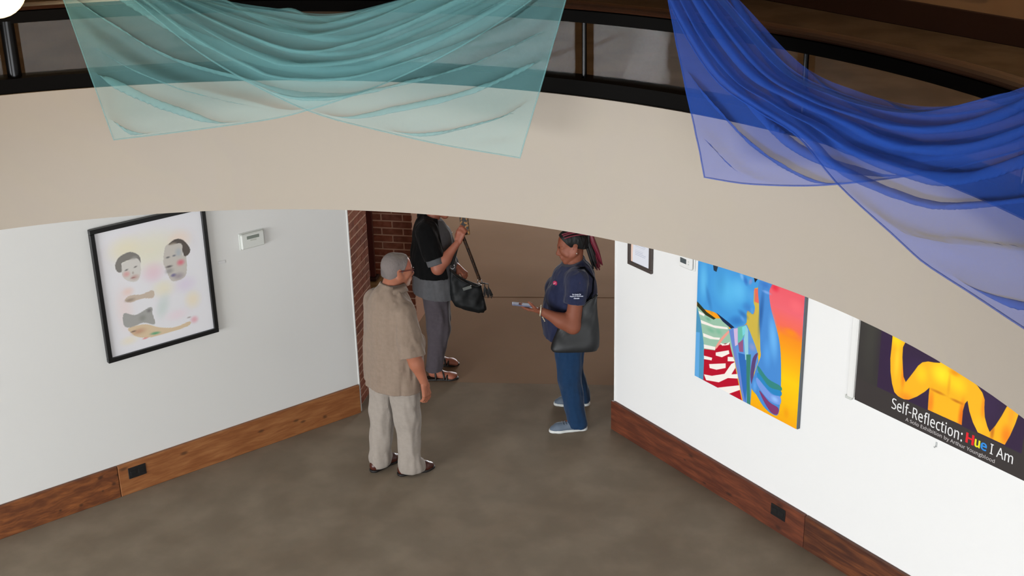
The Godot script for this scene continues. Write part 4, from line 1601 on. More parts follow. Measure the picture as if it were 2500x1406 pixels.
# a hand: w wrist, d along the palm, n where the palm faces, side +1 right, -1 left; curl in radians per joint
func hand_blob(w: Vector3, d: Vector3, n: Vector3, side: float, curl: Array, thumb := 0.35, sc := 1.0, fore := Vector3.ZERO) -> Blob:
	d = d.normalized()
	n = (n - d * n.dot(d)).normalized()
	var l := d.cross(n) * side
	var mid := w + d * 0.075 * sc
	var b := Blob.new(mid - V3(0.125, 0.125, 0.125) * sc, mid + V3(0.125, 0.125, 0.125) * sc, 0.0039, 260.0)
	for i in 4:
		var off := (0.028 - 0.0185 * i) * sc
		b.cap(w + d * 0.005 + l * off * 0.6, w + d * (0.088 - 0.004 * absf(i - 1.0)) * sc + l * off, 0.0145 * sc, 0.0115 * sc)
	b.cap(w + d * 0.02 * sc - l * 0.01 * sc, w + d * 0.06 * sc - l * 0.012 * sc, 0.018 * sc, 0.016 * sc, n, 0.8)
	b.cap(w + fore * 0.05, w, 0.030 * sc, 0.025 * sc, n, 0.85)
	var lens := [0.073, 0.081, 0.075, 0.058]
	for i in 4:
		var off := (0.028 - 0.0185 * i) * sc
		var p := w + d * (0.088 - 0.004 * absf(i - 1.0)) * sc + l * off
		var ang := 0.0
		for j in 3:
			ang += curl[i] * (0.8 if j == 0 else 1.0)
			var dir := d * cos(ang) + n * sin(ang) + l * (0.05 - 0.035 * i)
			var q: Vector3 = p + dir.normalized() * lens[i] * sc * [0.45, 0.31, 0.24][j]
			b.cap(p, q, (0.0095 - 0.0008 * j) * sc, (0.009 - 0.0009 * j) * sc)
			p = q
	var p0 := w + d * 0.022 * sc + l * 0.022 * sc
	var p1 := p0 + (d * 0.65 + l * 0.62 + n * thumb).normalized() * 0.045 * sc
	var p2 := p1 + (d * 0.85 + l * 0.28 + n * thumb).normalized() * 0.034 * sc
	var p3 := p2 + (d * 0.95 + l * 0.0 + n * thumb * 0.8).normalized() * 0.026 * sc
	b.cap(p0, p1, 0.0165 * sc, 0.0115 * sc)
	b.cap(p1, p2, 0.0108 * sc, 0.0098 * sc)
	b.cap(p2, p3, 0.0098 * sc, 0.0082 * sc)
	b.close()
	return b


func person(label: String, at: Vector3, yaw: float) -> Node3D:
	return thing("person", label, "person", Transform3D(Basis(Vector3.UP, deg_to_rad(yaw)), at))


func cloth_mat(col: Color, rough := 0.85, sheen := 0.25) -> StandardMaterial3D:
	var m := mk(Color.WHITE, rough, 0.0, 0.25)
	m.albedo_texture = noise_tex(int(col.r * 700 + col.b * 300), 0.05, [col.darkened(0.03), col.lightened(0.015)], 128)
	m.uv1_triplanar = true
	m.uv1_scale = V3(4, 4, 4)
	m.rim_enabled = sheen > 0.0
	m.rim = sheen
	m.rim_tint = 0.5
	return m


func build_people() -> void:
	build_man()
	build_woman()
	build_third()


func build_man() -> void:
	var o := person("grey haired man seen from behind in a tan short sleeved shirt and cream trousers", V3(-0.865, 0, -8.69), -50.0)
	var skin := Color(0.60, 0.38, 0.29)
	# body
	var b := Blob.new(V3(-0.46, 0.0, -0.3), V3(0.46, 1.56, 0.26), 0.013, 70.0)
	b.cap(V3(0, 0.92, 0), V3(0, 1.28, 0.0), 0.15, 0.15)
	b.cap(V3(-0.14, 1.31, 0), V3(0.14, 1.31, 0), 0.06, 0.06)
	b.cap(V3(0, 1.34, 0.0), V3(0, 1.48, -0.05), 0.065, 0.056)
	for s in [-1.0, 1.0]:
		var hip := V3(s * 0.09, 0.88, 0)
		var kn := V3(0.115, 0.47, -0.025) if s > 0.0 else V3(-0.11, 0.47, 0.04)
		var an := V3(0.122, 0.09, -0.028) if s > 0.0 else V3(-0.102, 0.09, 0.088)
		b.cap(hip, kn, 0.085, 0.058)
		b.cap(kn, an, 0.056, 0.036)
		b.cap(an, an + V3(0.02 * s, -0.045, -0.10), 0.034, 0.026)
		var sh := V3(s * 0.19, 1.30, 0.01)
		var el := V3(0.285, 1.04, 0.035) if s > 0.0 else V3(-0.245, 1.04, -0.03)
		var wr := V3(0.325, 0.80, -0.03) if s > 0.0 else V3(-0.24, 0.81, -0.10)
		b.cap(sh, el, 0.055, 0.046)
		b.cap(el, el.lerp(wr, 0.35), 0.045, 0.046)
		b.cap(el.lerp(wr, 0.35), wr, 0.045, 0.030)
	b.close()
	var ht := Transform3D(Basis(Vector3.UP, deg_to_rad(-16.0)) * Basis(Vector3.RIGHT, deg_to_rad(-6.0)), V3(-0.005, 1.55, -0.085))
	ht.basis = ht.basis.scaled(V3(1.04, 1.04, 1.04))
	var hb := head_blob(ht, V3(0, 1.43, -0.02), 0.066)
	var rel := [0.32, 0.36, 0.40, 0.42]
	var hr := hand_blob(V3(0.325, 0.80, -0.03), V3(0.06, -1, -0.12), V3(-1, -0.05, 0.25), 1.0, rel, 0.45, 1.08, V3(-0.1, 1, 0.2))
	var hl := hand_blob(V3(-0.24, 0.81, -0.10), V3(-0.02, -1, -0.15), V3(1, -0.05, 0.2), -1.0, rel, 0.45, 1.08, V3(0, 1, 0.2))
	var paint := []
	paint.append([ht * V3(0.05, 0.06, -0.06), 0.07, Color(0.66, 0.36, 0.29), 0.6])
	paint.append([ht * V3(0.0, -0.09, -0.07), 0.055, Color(0.70, 0.62, 0.57), 0.7])
	paint.append([ht * V3(0.0, -0.064, -0.095), 0.02, Color(0.58, 0.30, 0.27), 0.7])
	for s in [-1, 1]:
		paint.append([ht * V3(s * 0.03, 0.022, -0.085), 0.018, Color(0.55, 0.50, 0.46), 0.8])
		paint.append([ht * V3(s * 0.031, -0.004, -0.088), 0.009, Color(0.16, 0.10, 0.08), 0.9])
	put("body", net_mesh([b, hb, hr, hl], skin, paint), skin_mat(), o)
	# hair: close-cropped cap, high forehead left bare
	b = Blob.new(ht.origin - V3(0.15, 0.12, 0.15), ht.origin + V3(0.15, 0.16, 0.15), 0.005, 140.0)
	var x := ht.basis.x.normalized()
	b.cap(ht * V3(0, 0.036, 0.030), ht * V3(0, 0.036, -0.014), 0.090, 0.084, x, 0.94)
	b.cap(ht * V3(0, -0.02, 0.045), ht * V3(0, -0.01, 0.04), 0.070, 0.072, x, 0.98)
	var nf := (ht.basis * V3(0, -0.45, -1.0)).normalized()
	var nd := (ht.basis * V3(0, -1.0, 0.30)).normalized()
	b.close([[nf, nf.dot(ht * V3(0, 0.05, -0.040))], [nd, nd.dot(ht * V3(0, -0.056, 0.06))]], 0.0016, 60, 60, 3)
	put("hair", net_mesh([b], Color(0.43, 0.40, 0.385), [[ht * V3(0, 0.13, 0.0), 0.08, Color(0.53, 0.49, 0.46), 0.6], [ht * V3(0.0, -0.03, 0.11), 0.06, Color(0.34, 0.32, 0.32), 0.6]]), skin_mat(0.85), o)
	# glasses
	var st := new_st()
	for s in [-1, 1]:
		tube(st, [ht * V3(s * 0.080, 0.014, 0.02), ht * V3(s * 0.083, 0.016, -0.03), ht * V3(s * 0.066, 0.016, -0.096)], 0.0032, 8)
		var rim := []
		for i in 18:
			var a := TAU * i / 18
			rim.append(ht * V3(s * 0.034 + 0.027 * cos(a), 0.0 + 0.02 * sin(a), -0.102 + 0.012 * absf(cos(a)) * (1.0 if cos(a) * s > 0 else 0.0)))
		tube(st, rim, 0.0026, 6, true)
	tube(st, [ht * V3(-0.008, 0.004, -0.104), ht * V3(0, 0.008, -0.108), ht * V3(0.008, 0.004, -0.104)], 0.0026, 6)
	obj("glasses", st, mk(Color(0.30, 0.06, 0.06), 0.3), o)
	# shirt
	b = Blob.new(V3(-0.44, 0.62, -0.34), V3(0.44, 1.56, 0.30), 0.0095, 80.0)
	b.cap(V3(0, 0.70, 0.0), V3(0, 1.0, -0.005), 0.262, 0.247, Vector3.BACK, 0.74)
	b.cap(V3(0, 1.0, -0.005), V3(0, 1.24, 0.0), 0.247, 0.212, Vector3.BACK, 0.74)
	b.cap(V3(-0.13, 1.305, 0.0), V3(0.13, 1.305, 0.0), 0.082, 0.082)
	b.cap(V3(0, 1.25, 0.03), V3(0, 1.34, 0.03), 0.15, 0.12, Vector3.BACK, 0.8)
	b.ball(V3(0, 0.98, -0.085), 0.165)
	b.cap(V3(0, 1.36, 0.01), V3(0, 1.45, -0.02), 0.098, 0.086)
	b.close([[V3(0, -1, 0), -0.70], [V3(0, 1, -0.35).normalized(), V3(0, 1, -0.35).normalized().dot(V3(0, 1.455, -0.025))]], 0.016, 11, 2.0, 5)
	for s in [-1.0, 1.0]:
		var sh := V3(s * 0.185, 1.30, 0.005)
		var el := V3(0.285, 1.04, 0.03) if s > 0.0 else V3(-0.245, 1.04, -0.03)
		var ax := (el - sh).normalized()
		b.cap(sh, el + ax * 0.08, 0.080, 0.098, V3(0.95 * s, 0.3, 0).normalized(), 0.86)
		b.close([[ax, ax.dot(el + ax * 0.03)]], 0.012, 12, 4.0, 8)
	var tan := cloth_mat(Color(0.515, 0.45, 0.395))
	put("shirt", net_mesh([b], Color.WHITE, []), tan, o)
	# collar
	st = new_st()
	var c_in := []
	var c_up := []
	var c_dn := []
	for i in 31:
		var a := deg_to_rad(lerpf(-152.0, 152.0, i / 30.0))
		var fr := smoothstep(0.55, 1.0, absf(a) / PI)
		c_in.append(V3(0.080 * sin(a), 1.425 - 0.03 * fr, -0.028 + 0.082 * cos(a)))
		c_up.append(V3(0.083 * sin(a), 1.474 - 0.03 * fr, -0.040 + 0.084 * cos(a)))
		c_dn.append(V3(0.118 * sin(a), 1.424 - 0.035 * fr, -0.022 + 0.120 * cos(a)))
	st.set_smooth_group(1)
	for i in 30:
		var outw: Vector3 = c_dn[i] - V3(0, c_dn[i].y, -0.03)
		quad(st, c_up[i], c_up[i + 1], c_dn[i + 1], c_dn[i], outw + V3(0, 0.05, 0))
		quad(st, c_in[i], c_in[i + 1], c_up[i + 1], c_up[i], -outw)
		quad(st, c_in[i], c_in[i + 1], c_dn[i + 1], c_dn[i], -outw + V3(0, -0.1, 0))
	st.set_smooth_group(-1)
	obj("collar", st, tan, o)
	# trousers
	b = Blob.new(V3(-0.36, 0.0, -0.30), V3(0.36, 0.98, 0.26), 0.0095, 75.0)
	b.cap(V3(-0.07, 0.84, 0.005), V3(0.07, 0.84, 0.005), 0.155, 0.155)
	for s in [-1.0, 1.0]:
		var hip := V3(s * 0.095, 0.80, 0.005)
		var kn := V3(0.118, 0.46, -0.02) if s > 0.0 else V3(-0.112, 0.46, 0.04)
		var an := V3(0.122, 0.06, -0.004) if s > 0.0 else V3(-0.102, 0.06, 0.108)
		b.cap(hip, kn, 0.125, 0.094)
		b.cap(kn, an, 0.092, 0.074)
		b.cap(an + V3(0, 0.03, 0), an + V3(0.02 * s, -0.005, -0.05), 0.072, 0.068)
	b.close([[V3(0, 1, 0), 0.93], [V3(0, -1, 0), -0.022]], 0.016, 9, 3.0, 12)
	put("trousers", net_mesh([b], Color.WHITE, []), cloth_mat(Color(0.58, 0.545, 0.51)), o)
	# shoes
	for s in [-1.0, 1.0]:
		shoe(o, V3(0.122, 0, -0.037) if s > 0.0 else V3(-0.102, 0, 0.078), deg_to_rad(-17.0 if s > 0 else 9.0), 0.285, mk(Color(0.27, 0.115, 0.08), 0.35), mk(Color(0.07, 0.05, 0.045), 0.6), "shoe", 0.0)


# a closed shoe with its sole, pointing to -z before it is turned
func shoe(o: Node3D, at: Vector3, turn: float, length: float, upper: Material, sole: Material, called: String, high: float) -> Node3D:
	var t := Transform3D(Basis(Vector3.UP, turn), at)
	var k := length / 0.285
	var b := Blob.new(at - V3(0.13, 0.02, 0.20), at + V3(0.13, 0.14, 0.17), 0.0062, 150.0)
	b.cap(t * V3(0, 0.040, 0.085 * k), t * V3(0, 0.045, 0.02), 0.038, 0.041)
	b.cap(t * V3(0, 0.045, 0.02), t * V3(0.004, 0.032, -0.09 * k), 0.042, 0.044, Vector3.UP, 0.9)
	b.cap(t * V3(0.004, 0.03, -0.09 * k), t * V3(0, 0.026, -0.125 * k), 0.044, 0.034, Vector3.UP, 0.75)
	b.cap(t * V3(0, 0.055 + high, 0.075 * k), t * V3(0, 0.06 + high, 0.01), 0.033, 0.034)
	b.close([[V3(0, -1, 0), -0.016]])
	var u := put(called, net_mesh([b], Color.WHITE, []), upper, o)
	b = Blob.new(at - V3(0.13, 0.02, 0.20), at + V3(0.13, 0.06, 0.17), 0.0062, 150.0)
	b.cap(t * V3(0, 0.012, 0.088 * k), t * V3(0, 0.012, 0.0), 0.040, 0.038, Vector3.UP, 0.9)
	b.cap(t * V3(0, 0.012, 0.0), t * V3(0.004, 0.012, -0.085 * k), 0.038, 0.048, Vector3.UP, 0.9)
	b.cap(t * V3(0.004, 0.012, -0.085 * k), t * V3(0, 0.012, -0.13 * k), 0.048, 0.036, Vector3.UP, 0.9)
	b.close([[V3(0, -1, 0), -0.001], [V3(0, 1, 0), 0.020 + high * 0.4]])
	put("sole", net_mesh([b], Color.WHITE, []), sole, u)
	return u


func build_woman() -> void:
	var o := person("woman in profile wearing a navy tee shirt and blue jeans with a dark red ponytail", V3(0.43, 0, -9.43), 90.0)
	var skin := Color(0.50, 0.29, 0.215)
	# local axes: -z is where she faces, -x is her left, the side towards the doorway
	var b := Blob.new(V3(-0.42, 0.0, -0.34), V3(0.42, 1.46, 0.32), 0.013, 70.0)
	b.cap(V3(0, 0.84, 0), V3(0, 1.08, 0.03), 0.14, 0.12)
	b.cap(V3(-0.14, 1.255, 0.05), V3(0.14, 1.255, 0.05), 0.06, 0.06)
	b.cap(V3(0, 1.25, 0.05), V3(0, 1.36, 0.035), 0.062, 0.054)
	var lsh := V3(-0.205, 1.24, 0.06)
	var lel := V3(-0.275, 0.905, 0.02)
	var lwr := V3(-0.262, 1.035, -0.225)
	b.cap(lsh, lel, 0.062, 0.054)
	b.cap(lel, lel.lerp(lwr, 0.35), 0.054, 0.052)
	b.cap(lel.lerp(lwr, 0.35), lwr, 0.051, 0.029)
	var rsh := V3(0.205, 1.24, 0.06)
	var rel := V3(0.265, 0.94, 0.09)
	var rwr := V3(0.25, 0.70, 0.04)
	b.cap(rsh, rel, 0.062, 0.054)
	b.cap(rel, rwr, 0.052, 0.029)
	for q in [[V3(-0.09, 0.78, 0), V3(-0.16, 0.44, -0.015), V3(-0.215, 0.09, 0.05)], [V3(0.09, 0.78, 0), V3(0.15, 0.44, 0.03), V3(0.215, 0.09, 0.10)]]:
		b.cap(q[0], q[1], 0.10, 0.06)
		b.cap(q[1], q[2], 0.058, 0.036)
		b.cap(q[2], q[2] + V3(0, -0.045, -0.10), 0.034, 0.026)
	b.close()
	var ht := Transform3D(Basis(Vector3.UP, deg_to_rad(6.0)) * Basis(Vector3.RIGHT, deg_to_rad(-14.0)), V3(0, 1.453, 0.03))
	ht.basis = ht.basis.scaled(V3(1.11, 1.11, 1.11))
	var hb := head_blob(ht, V3(0, 1.29, 0.045), 0.055, 1.15)
	var hl := hand_blob(lwr, V3(0.12, 0.16, -1), V3(0.15, 1, 0.12), -1.0, [0.24, 0.26, 0.26, 0.3], 0.75, 0.98, V3(0, -0.45, 0.9))
	var hr := hand_blob(rwr, V3(0, -1, -0.12), V3(-1, 0, 0.2), 1.0, [0.3, 0.34, 0.36, 0.4], 0.4, 0.98, V3(0, 1, 0.1))
	var paint := [[ht * V3(0, -0.065, -0.096), 0.021, Color(0.44, 0.20, 0.18), 0.8], [ht * V3(-0.07, -0.02, -0.03), 0.055, Color(0.62, 0.41, 0.35), 0.55], [ht * V3(0.0, 0.07, -0.07), 0.05, Color(0.46, 0.22, 0.15), 0.6]]
	for s in [-1, 1]:
		paint.append([ht * V3(s * 0.03, 0.021, -0.088), 0.013, Color(0.20, 0.10, 0.08), 0.8])
		paint.append([ht * V3(s * 0.031, -0.009, -0.088), 0.010, Color(0.17, 0.08, 0.06), 0.8])
		paint.append([ht * V3(s * 0.081, -0.004, 0.014), 0.018, Color(0.58, 0.36, 0.31), 0.6])
	put("body", net_mesh([b, hb, hl, hr], skin, paint), skin_mat(0.6), o)
	# braided hair drawn back, with a ponytail
	b = Blob.new(ht.origin - V3(0.16, 0.13, 0.16), ht.origin + V3(0.16, 0.17, 0.19), 0.0055, 140.0)
	var x := ht.basis.x.normalized()
	b.cap(ht * V3(0, 0.040, 0.034), ht * V3(0, 0.042, -0.012), 0.092, 0.084, x, 0.94)
	b.cap(ht * V3(0, -0.005, 0.055), ht * V3(0, 0.0, 0.05), 0.068, 0.070, x, 0.98)
	b.ball(ht * V3(0, 0.06, 0.122), 0.036)
	var nf := (ht.basis * V3(0, -0.62, -1.0)).normalized()
	var nd := (ht.basis * V3(0, -1.0, -0.55)).normalized()
	b.close([[nf, nf.dot(ht * V3(0, 0.06, -0.050))], [nd, nd.dot(ht * V3(0, -0.055, 0.10))]], 0.006, 40, 14, 3)
	var hair := put("hair", net_mesh([b], Color(0.06, 0.05, 0.05), []), skin_mat(0.6), o)
	var red := mk(Color(0.40, 0.075, 0.15), 0.5)
	var st := new_st()
	for q in [[0.075, -0.052, 0.045], [0.093, -0.048, 0.02], [0.10, -0.035, -0.0]]:
		var pts := []
		for i in 9:
			var u := i / 8.0
			var a := lerpf(-0.9, 1.15, u)
			pts.append(ht * V3(q[1] - 0.028 * cos(a) - 0.004, q[0] + 0.022 * cos(a) - 0.02 * u * u, q[2] * 0.2 + 0.09 * sin(a) + 0.02))
		tube(st, pts, 0.0055, 7)
	obj("red_braid", st, red, hair)
	for m in [[mk(Color(0.055, 0.045, 0.05), 0.55), 0, 16], [red, 100, 12]]:
		st = new_st()
		for i in m[2]:
			rng.seed = 50 + i + m[1]
			var a := rng.randf() * TAU
			var sp := rng.randf_range(0.2, 1.0)
			var len := rng.randf_range(0.23, 0.31)
			var back := 0.024 if m[1] else -0.006
			var rt := ht * V3(0.010 * cos(a), 0.068 + 0.014 * sin(a), 0.118)
			var px := 0.028 * cos(a) * sp
			var pz := 0.026 * sin(a) * sp + back
			tube(st, [rt, rt + V3(px * 0.4, 0.010, 0.016 + pz * 0.3), rt + V3(px * 0.9, -0.08, 0.018 + pz), rt + V3(px * 1.2, -len * 0.66, 0.052 + pz * 1.15), rt + V3(px, -len, 0.078 + pz * 1.2)], [0.012, 0.0145, 0.014, 0.012, 0.005], 6)
		obj("ponytail", st, m[0], hair)
	# earring and bracelet
	st = new_st()
	lathe(st, ht * V3(-0.088, -0.034, 0.010), [[0.001, -0.005], [0.0045, -0.002], [0.0045, 0.002], [0.001, 0.005]], 10)
	obj("earring", st, mk(Color(0.85, 0.83, 0.78), 0.2, 0.7), o)
	st = new_st()
	var ax := (lwr - lel).normalized()
	var u1 := ax.cross(Vector3.RIGHT).normalized()
	var u2 := ax.cross(u1)
	var loop := []
	for i in 22:
		var a := TAU * i / 22
		loop.append(lwr - ax * (0.004 + 0.014 * cos(a)) + (u1 * cos(a) + u2 * sin(a)) * 0.036)
	tube(st, loop, 0.0052, 7, true)
	for i in 5:
		var c: Vector3 = lwr - ax * 0.02 + V3(-0.006 + 0.004 * (i % 2), -0.042 - 0.008 * i, 0.004 * i)
		bx(st, c, V3(0.010, 0.009, 0.010), 0.003)
	obj("bracelet", st, mk(Color(0.82, 0.78, 0.68), 0.3, 0.3), o)
	# tee shirt
	b = Blob.new(V3(-0.42, 0.60, -0.34), V3(0.42, 1.40, 0.34), 0.0095, 80.0)
	b.cap(V3(0, 0.68, -0.015), V3(0, 0.94, -0.015), 0.222, 0.212, Vector3.BACK, 0.84)
	b.cap(V3(0, 0.94, -0.01), V3(0, 1.14, 0.03), 0.205, 0.190, Vector3.BACK, 0.84)
	b.ball(V3(0, 0.86, -0.045), 0.165)
	b.ball(V3(-0.085, 1.075, -0.085), 0.098)
	b.ball(V3(0.085, 1.075, -0.085), 0.098)
	b.cap(V3(-0.13, 1.235, 0.05), V3(0.13, 1.235, 0.05), 0.085, 0.085)
	b.cap(V3(0, 1.06, 0.09), V3(0, 1.20, 0.075), 0.13, 0.125)
	b.cap(V3(0, 1.26, 0.05), V3(0, 1.33, 0.04), 0.088, 0.080)
	var nk := V3(0, 1, -0.25).normalized()
	b.close([[V3(0, -1, -0.18).normalized(), V3(0, -1, -0.18).normalized().dot(V3(0, 0.70, 0.0))], [nk, nk.dot(V3(0, 1.325, 0.04))]], 0.013, 10, 3.0, 21)
	for s in [-1.0, 1.0]:
		var sh: Vector3 = lsh if s < 0 else rsh
		var el: Vector3 = lel if s < 0 else rel
		var dn := (el - sh).normalized()
		b.cap(sh + V3(-s * 0.02, 0, 0), el, 0.085, 0.082)
		b.close([[dn, dn.dot(sh.lerp(el, 0.50))]], 0.010, 12, 4.0, 22)
	var navy := cloth_mat(Color(0.14, 0.16, 0.265), 0.85, 0.35)
	var shirt := put("tee_shirt", net_mesh([b], Color.WHITE, []), navy, o)
	# print on the sleeve: three short white lines laid round the upper arm
	var wt := mk(Color(0.82, 0.84, 0.90), 0.7)
	var mid := lsh.lerp(lel, 0.25) + V3(-0.094, 0.0, -0.004)
	var holder := Node3D.new()
	holder.name = "sleeve_print"
	shirt.add_child(holder)
	holder.transform = Transform3D(Basis(Vector3.UP, -PI / 2) * Basis(Vector3.RIGHT, deg_to_rad(8.0)), mid)
	var yy := 0.018
	for q in [["The Center for", 0.066], ["Region & Wellness", 0.098], ["House", 0.04]]:
		text_mesh(q[0], q[1], 0.013, wt, holder, V3(-q[1] * 0.5, yy, 0.0), true)
		yy -= 0.0165
	# small pink emblem on the chest
	st = new_st()
	var ec := V3(-0.10, 1.185, -0.10)
	var en := V3(-0.55, 0.35, -0.76).normalized()
	var ex := en.cross(Vector3.UP).normalized()
	var ey := ex.cross(en).normalized()
	var ring0 := []
	var ring1 := []
	for i in 18:
		var a := TAU * i / 18
		var rr := 0.021 * (1.0 + 0.10 * cos(2.0 * a))
		ring0.append(ec + ex * cos(a) * rr + ey * sin(a) * rr * 0.95 - en * 0.02)
		ring1.append(ec + ex * cos(a) * rr + ey * sin(a) * rr * 0.95 + en * 0.008)
	loft(st, [ring0, ring1], false)
	obj("emblem", st, mk(Color(0.70, 0.16, 0.34), 0.6), shirt)
	st = new_st()
	tube(st, [ec + en * 0.009 + ey * 0.008 - ex * 0.010, ec + en * 0.012, ec + en * 0.009 - ey * 0.010 + ex * 0.010], 0.0035, 6)
	obj("emblem_mark", st, mk(Color(0.88, 0.62, 0.66), 0.6), shirt)
	# jeans
	b = Blob.new(V3(-0.34, 0.0, -0.26), V3(0.34, 0.90, 0.28), 0.0095, 75.0)
	b.cap(V3(-0.07, 0.76, 0.01), V3(0.07, 0.76, 0.01), 0.150, 0.150)
	for q in [[V3(-0.09, 0.72, 0.0), V3(-0.165, 0.42, -0.005), V3(-0.215, 0.06, 0.055)], [V3(0.09, 0.72, 0.0), V3(0.155, 0.42, 0.02), V3(0.215, 0.06, 0.105)]]:
		b.cap(q[0], q[1], 0.130, 0.086)
		b.cap(q[1], q[2], 0.086, 0.076)
	b.close([[V3(0, 1, 0), 0.85], [V3(0, -1, 0), -0.035]], 0.013, 10, 4.0, 33)
	put("jeans", net_mesh([b], Color.WHITE, []), cloth_mat(Color(0.075, 0.19, 0.315), 0.8, 0.3), o)
	# running shoes
	var up := mk(Color(0.36, 0.41, 0.47), 0.7)
	var so := mk(Color(0.82, 0.83, 0.82), 0.6)
	for q in [[V3(-0.222, 0, 0.0), 0.13, 0.30], [V3(0.215, 0, 0.05), -0.05, 0.29]]:
		var s := shoe(o, q[0], q[1], q[2], up, so, "running_shoe", 0.012)
		st = new_st()
		var t := Transform3D(Basis(Vector3.UP, q[1]), q[0])
		for i in 3:
			tube(st, [t * V3(-0.030, 0.070, -0.02 - 0.022 * i), t * V3(0, 0.086 - 0.006 * i, -0.022 - 0.022 * i), t * V3(0.030, 0.070, -0.02 - 0.022 * i)], 0.0035, 6)
		obj("laces", st, mk(Color(0.46, 0.50, 0.55), 0.7), s)
		st = new_st()
		bx(st, t * V3(-0.043, 0.045, 0.055), V3(0.012, 0.022, 0.05), 0.005, t.basis)
		obj("pink_tab", st, mk(Color(0.80, 0.30, 0.42), 0.6), s)
	# phone on her palm
	var ph := o.transform * (lwr + V3(0.012, 0.046, -0.135))
	var p := thing("phone", "pale grey phone lying on the palm of the woman in the navy tee shirt", "phone", Transform3D(o.transform.basis * Basis(Vector3.RIGHT, deg_to_rad(8.0)) * Basis(Vector3.BACK, deg_to_rad(-6.0)), ph))
	st = new_st()
	bx(st, Vector3.ZERO, V3(0.072, 0.009, 0.15), 0.004)
	obj("case", st, mk(Color(0.42, 0.44, 0.54), 0.4), p)
	st = new_st()
	bx(st, V3(0, 0.0048, 0), V3(0.064, 0.001, 0.138))
	obj("screen", st, mk(Color(0.42, 0.44, 0.54), 0.6, 0.0, 0.2), p)
	# tote under her arm
	build_tote(o)


func build_tote(o: Node3D) -> void:
	var t := o.transform
	var base := t * V3(-0.285, 0.715, 0.03)
	var g := thing("tote_bag", "black leather tote bag hanging from the shoulder of the woman in navy", "bag", Transform3D(t.basis, base))
	var leather := mk(Color(0.085, 0.092, 0.098), 0.5, 0.0, 0.45)
	var n := FastNoiseLite.new()
	n.seed = 9
	n.frequency = 1.0
	var st := new_st()
	var rings := []
	for i in 15:
		var u := i / 14.0
		var zc := lerpf(0.0, 0.04, u)
		var hw := lerpf(0.182, 0.135, smoothstep(0.1, 1.0, u)) * lerpf(0.93, 1.0, smoothstep(0.0, 0.06, u))
		var hd := lerpf(0.068, 0.016, smoothstep(0.15, 1.0, u)) * lerpf(0.86, 1.0, smoothstep(0.0, 0.06, u))
		var r := oval(V3(0, 0, zc), Vector3.BACK, Vector3.RIGHT, hw, hd, 3.6, 40)
		for k in r.size():
			var q: Vector3 = r[k]
			# the rim droops towards the front and stands high at the back
			q.y = u * (0.335 + 0.6 * (q.z - 0.04)) + 0.004
			q.x += 0.055 * u + 0.020 * u * (1.0 - 0.4 * u) * n.get_noise_2d(q.z * 12.0 + q.y * 5.0, q.y * 7.0 + (3.0 if q.x > 0 else 0.0)) * 2.0
			r[k] = q
		rings.append(r)
	loft(st, rings)
	obj("bag_body", st, leather, g)
	st = new_st()
	var rim: Array = rings[14]
	tube(st, rim, 0.006, 6, true)
	obj("rim_binding", st, mk(Color(0.03, 0.032, 0.038), 0.4), g)
	for s in [-1.0, 1.0]:
		st = new_st()
		# from the back of the rim up behind the sleeve, over the shoulder and down inside the arm
		tube(st, [V3(0.055 + s * 0.014, 0.355, 0.095), V3(0.060 + s * 0.012, 0.44, 0.140), V3(0.080 + s * 0.010, 0.545, 0.150), V3(0.128 + s * 0.012, 0.612, 0.085), V3(0.140 + s * 0.012, 0.606, 0.015), V3(0.130, 0.50, -0.020), V3(0.125 + s * 0.012, 0.37, -0.03)], 0.006, 8)
		obj("strap", st, mk(Color(0.035, 0.037, 0.05), 0.9, 0.0, 0.1), g)
	for z in [0.09]:
		st = new_st()
		var lp := []
		for i in 14:
			var q := TAU * i / 14
			lp.append(V3(0.036, 0.35 + 0.013 * cos(q), z + 0.013 * sin(q)))
		tube(st, lp, 0.0028, 6, true)
		obj("ring", st, mk(Color(0.62, 0.63, 0.64), 0.25, 0.9), g)


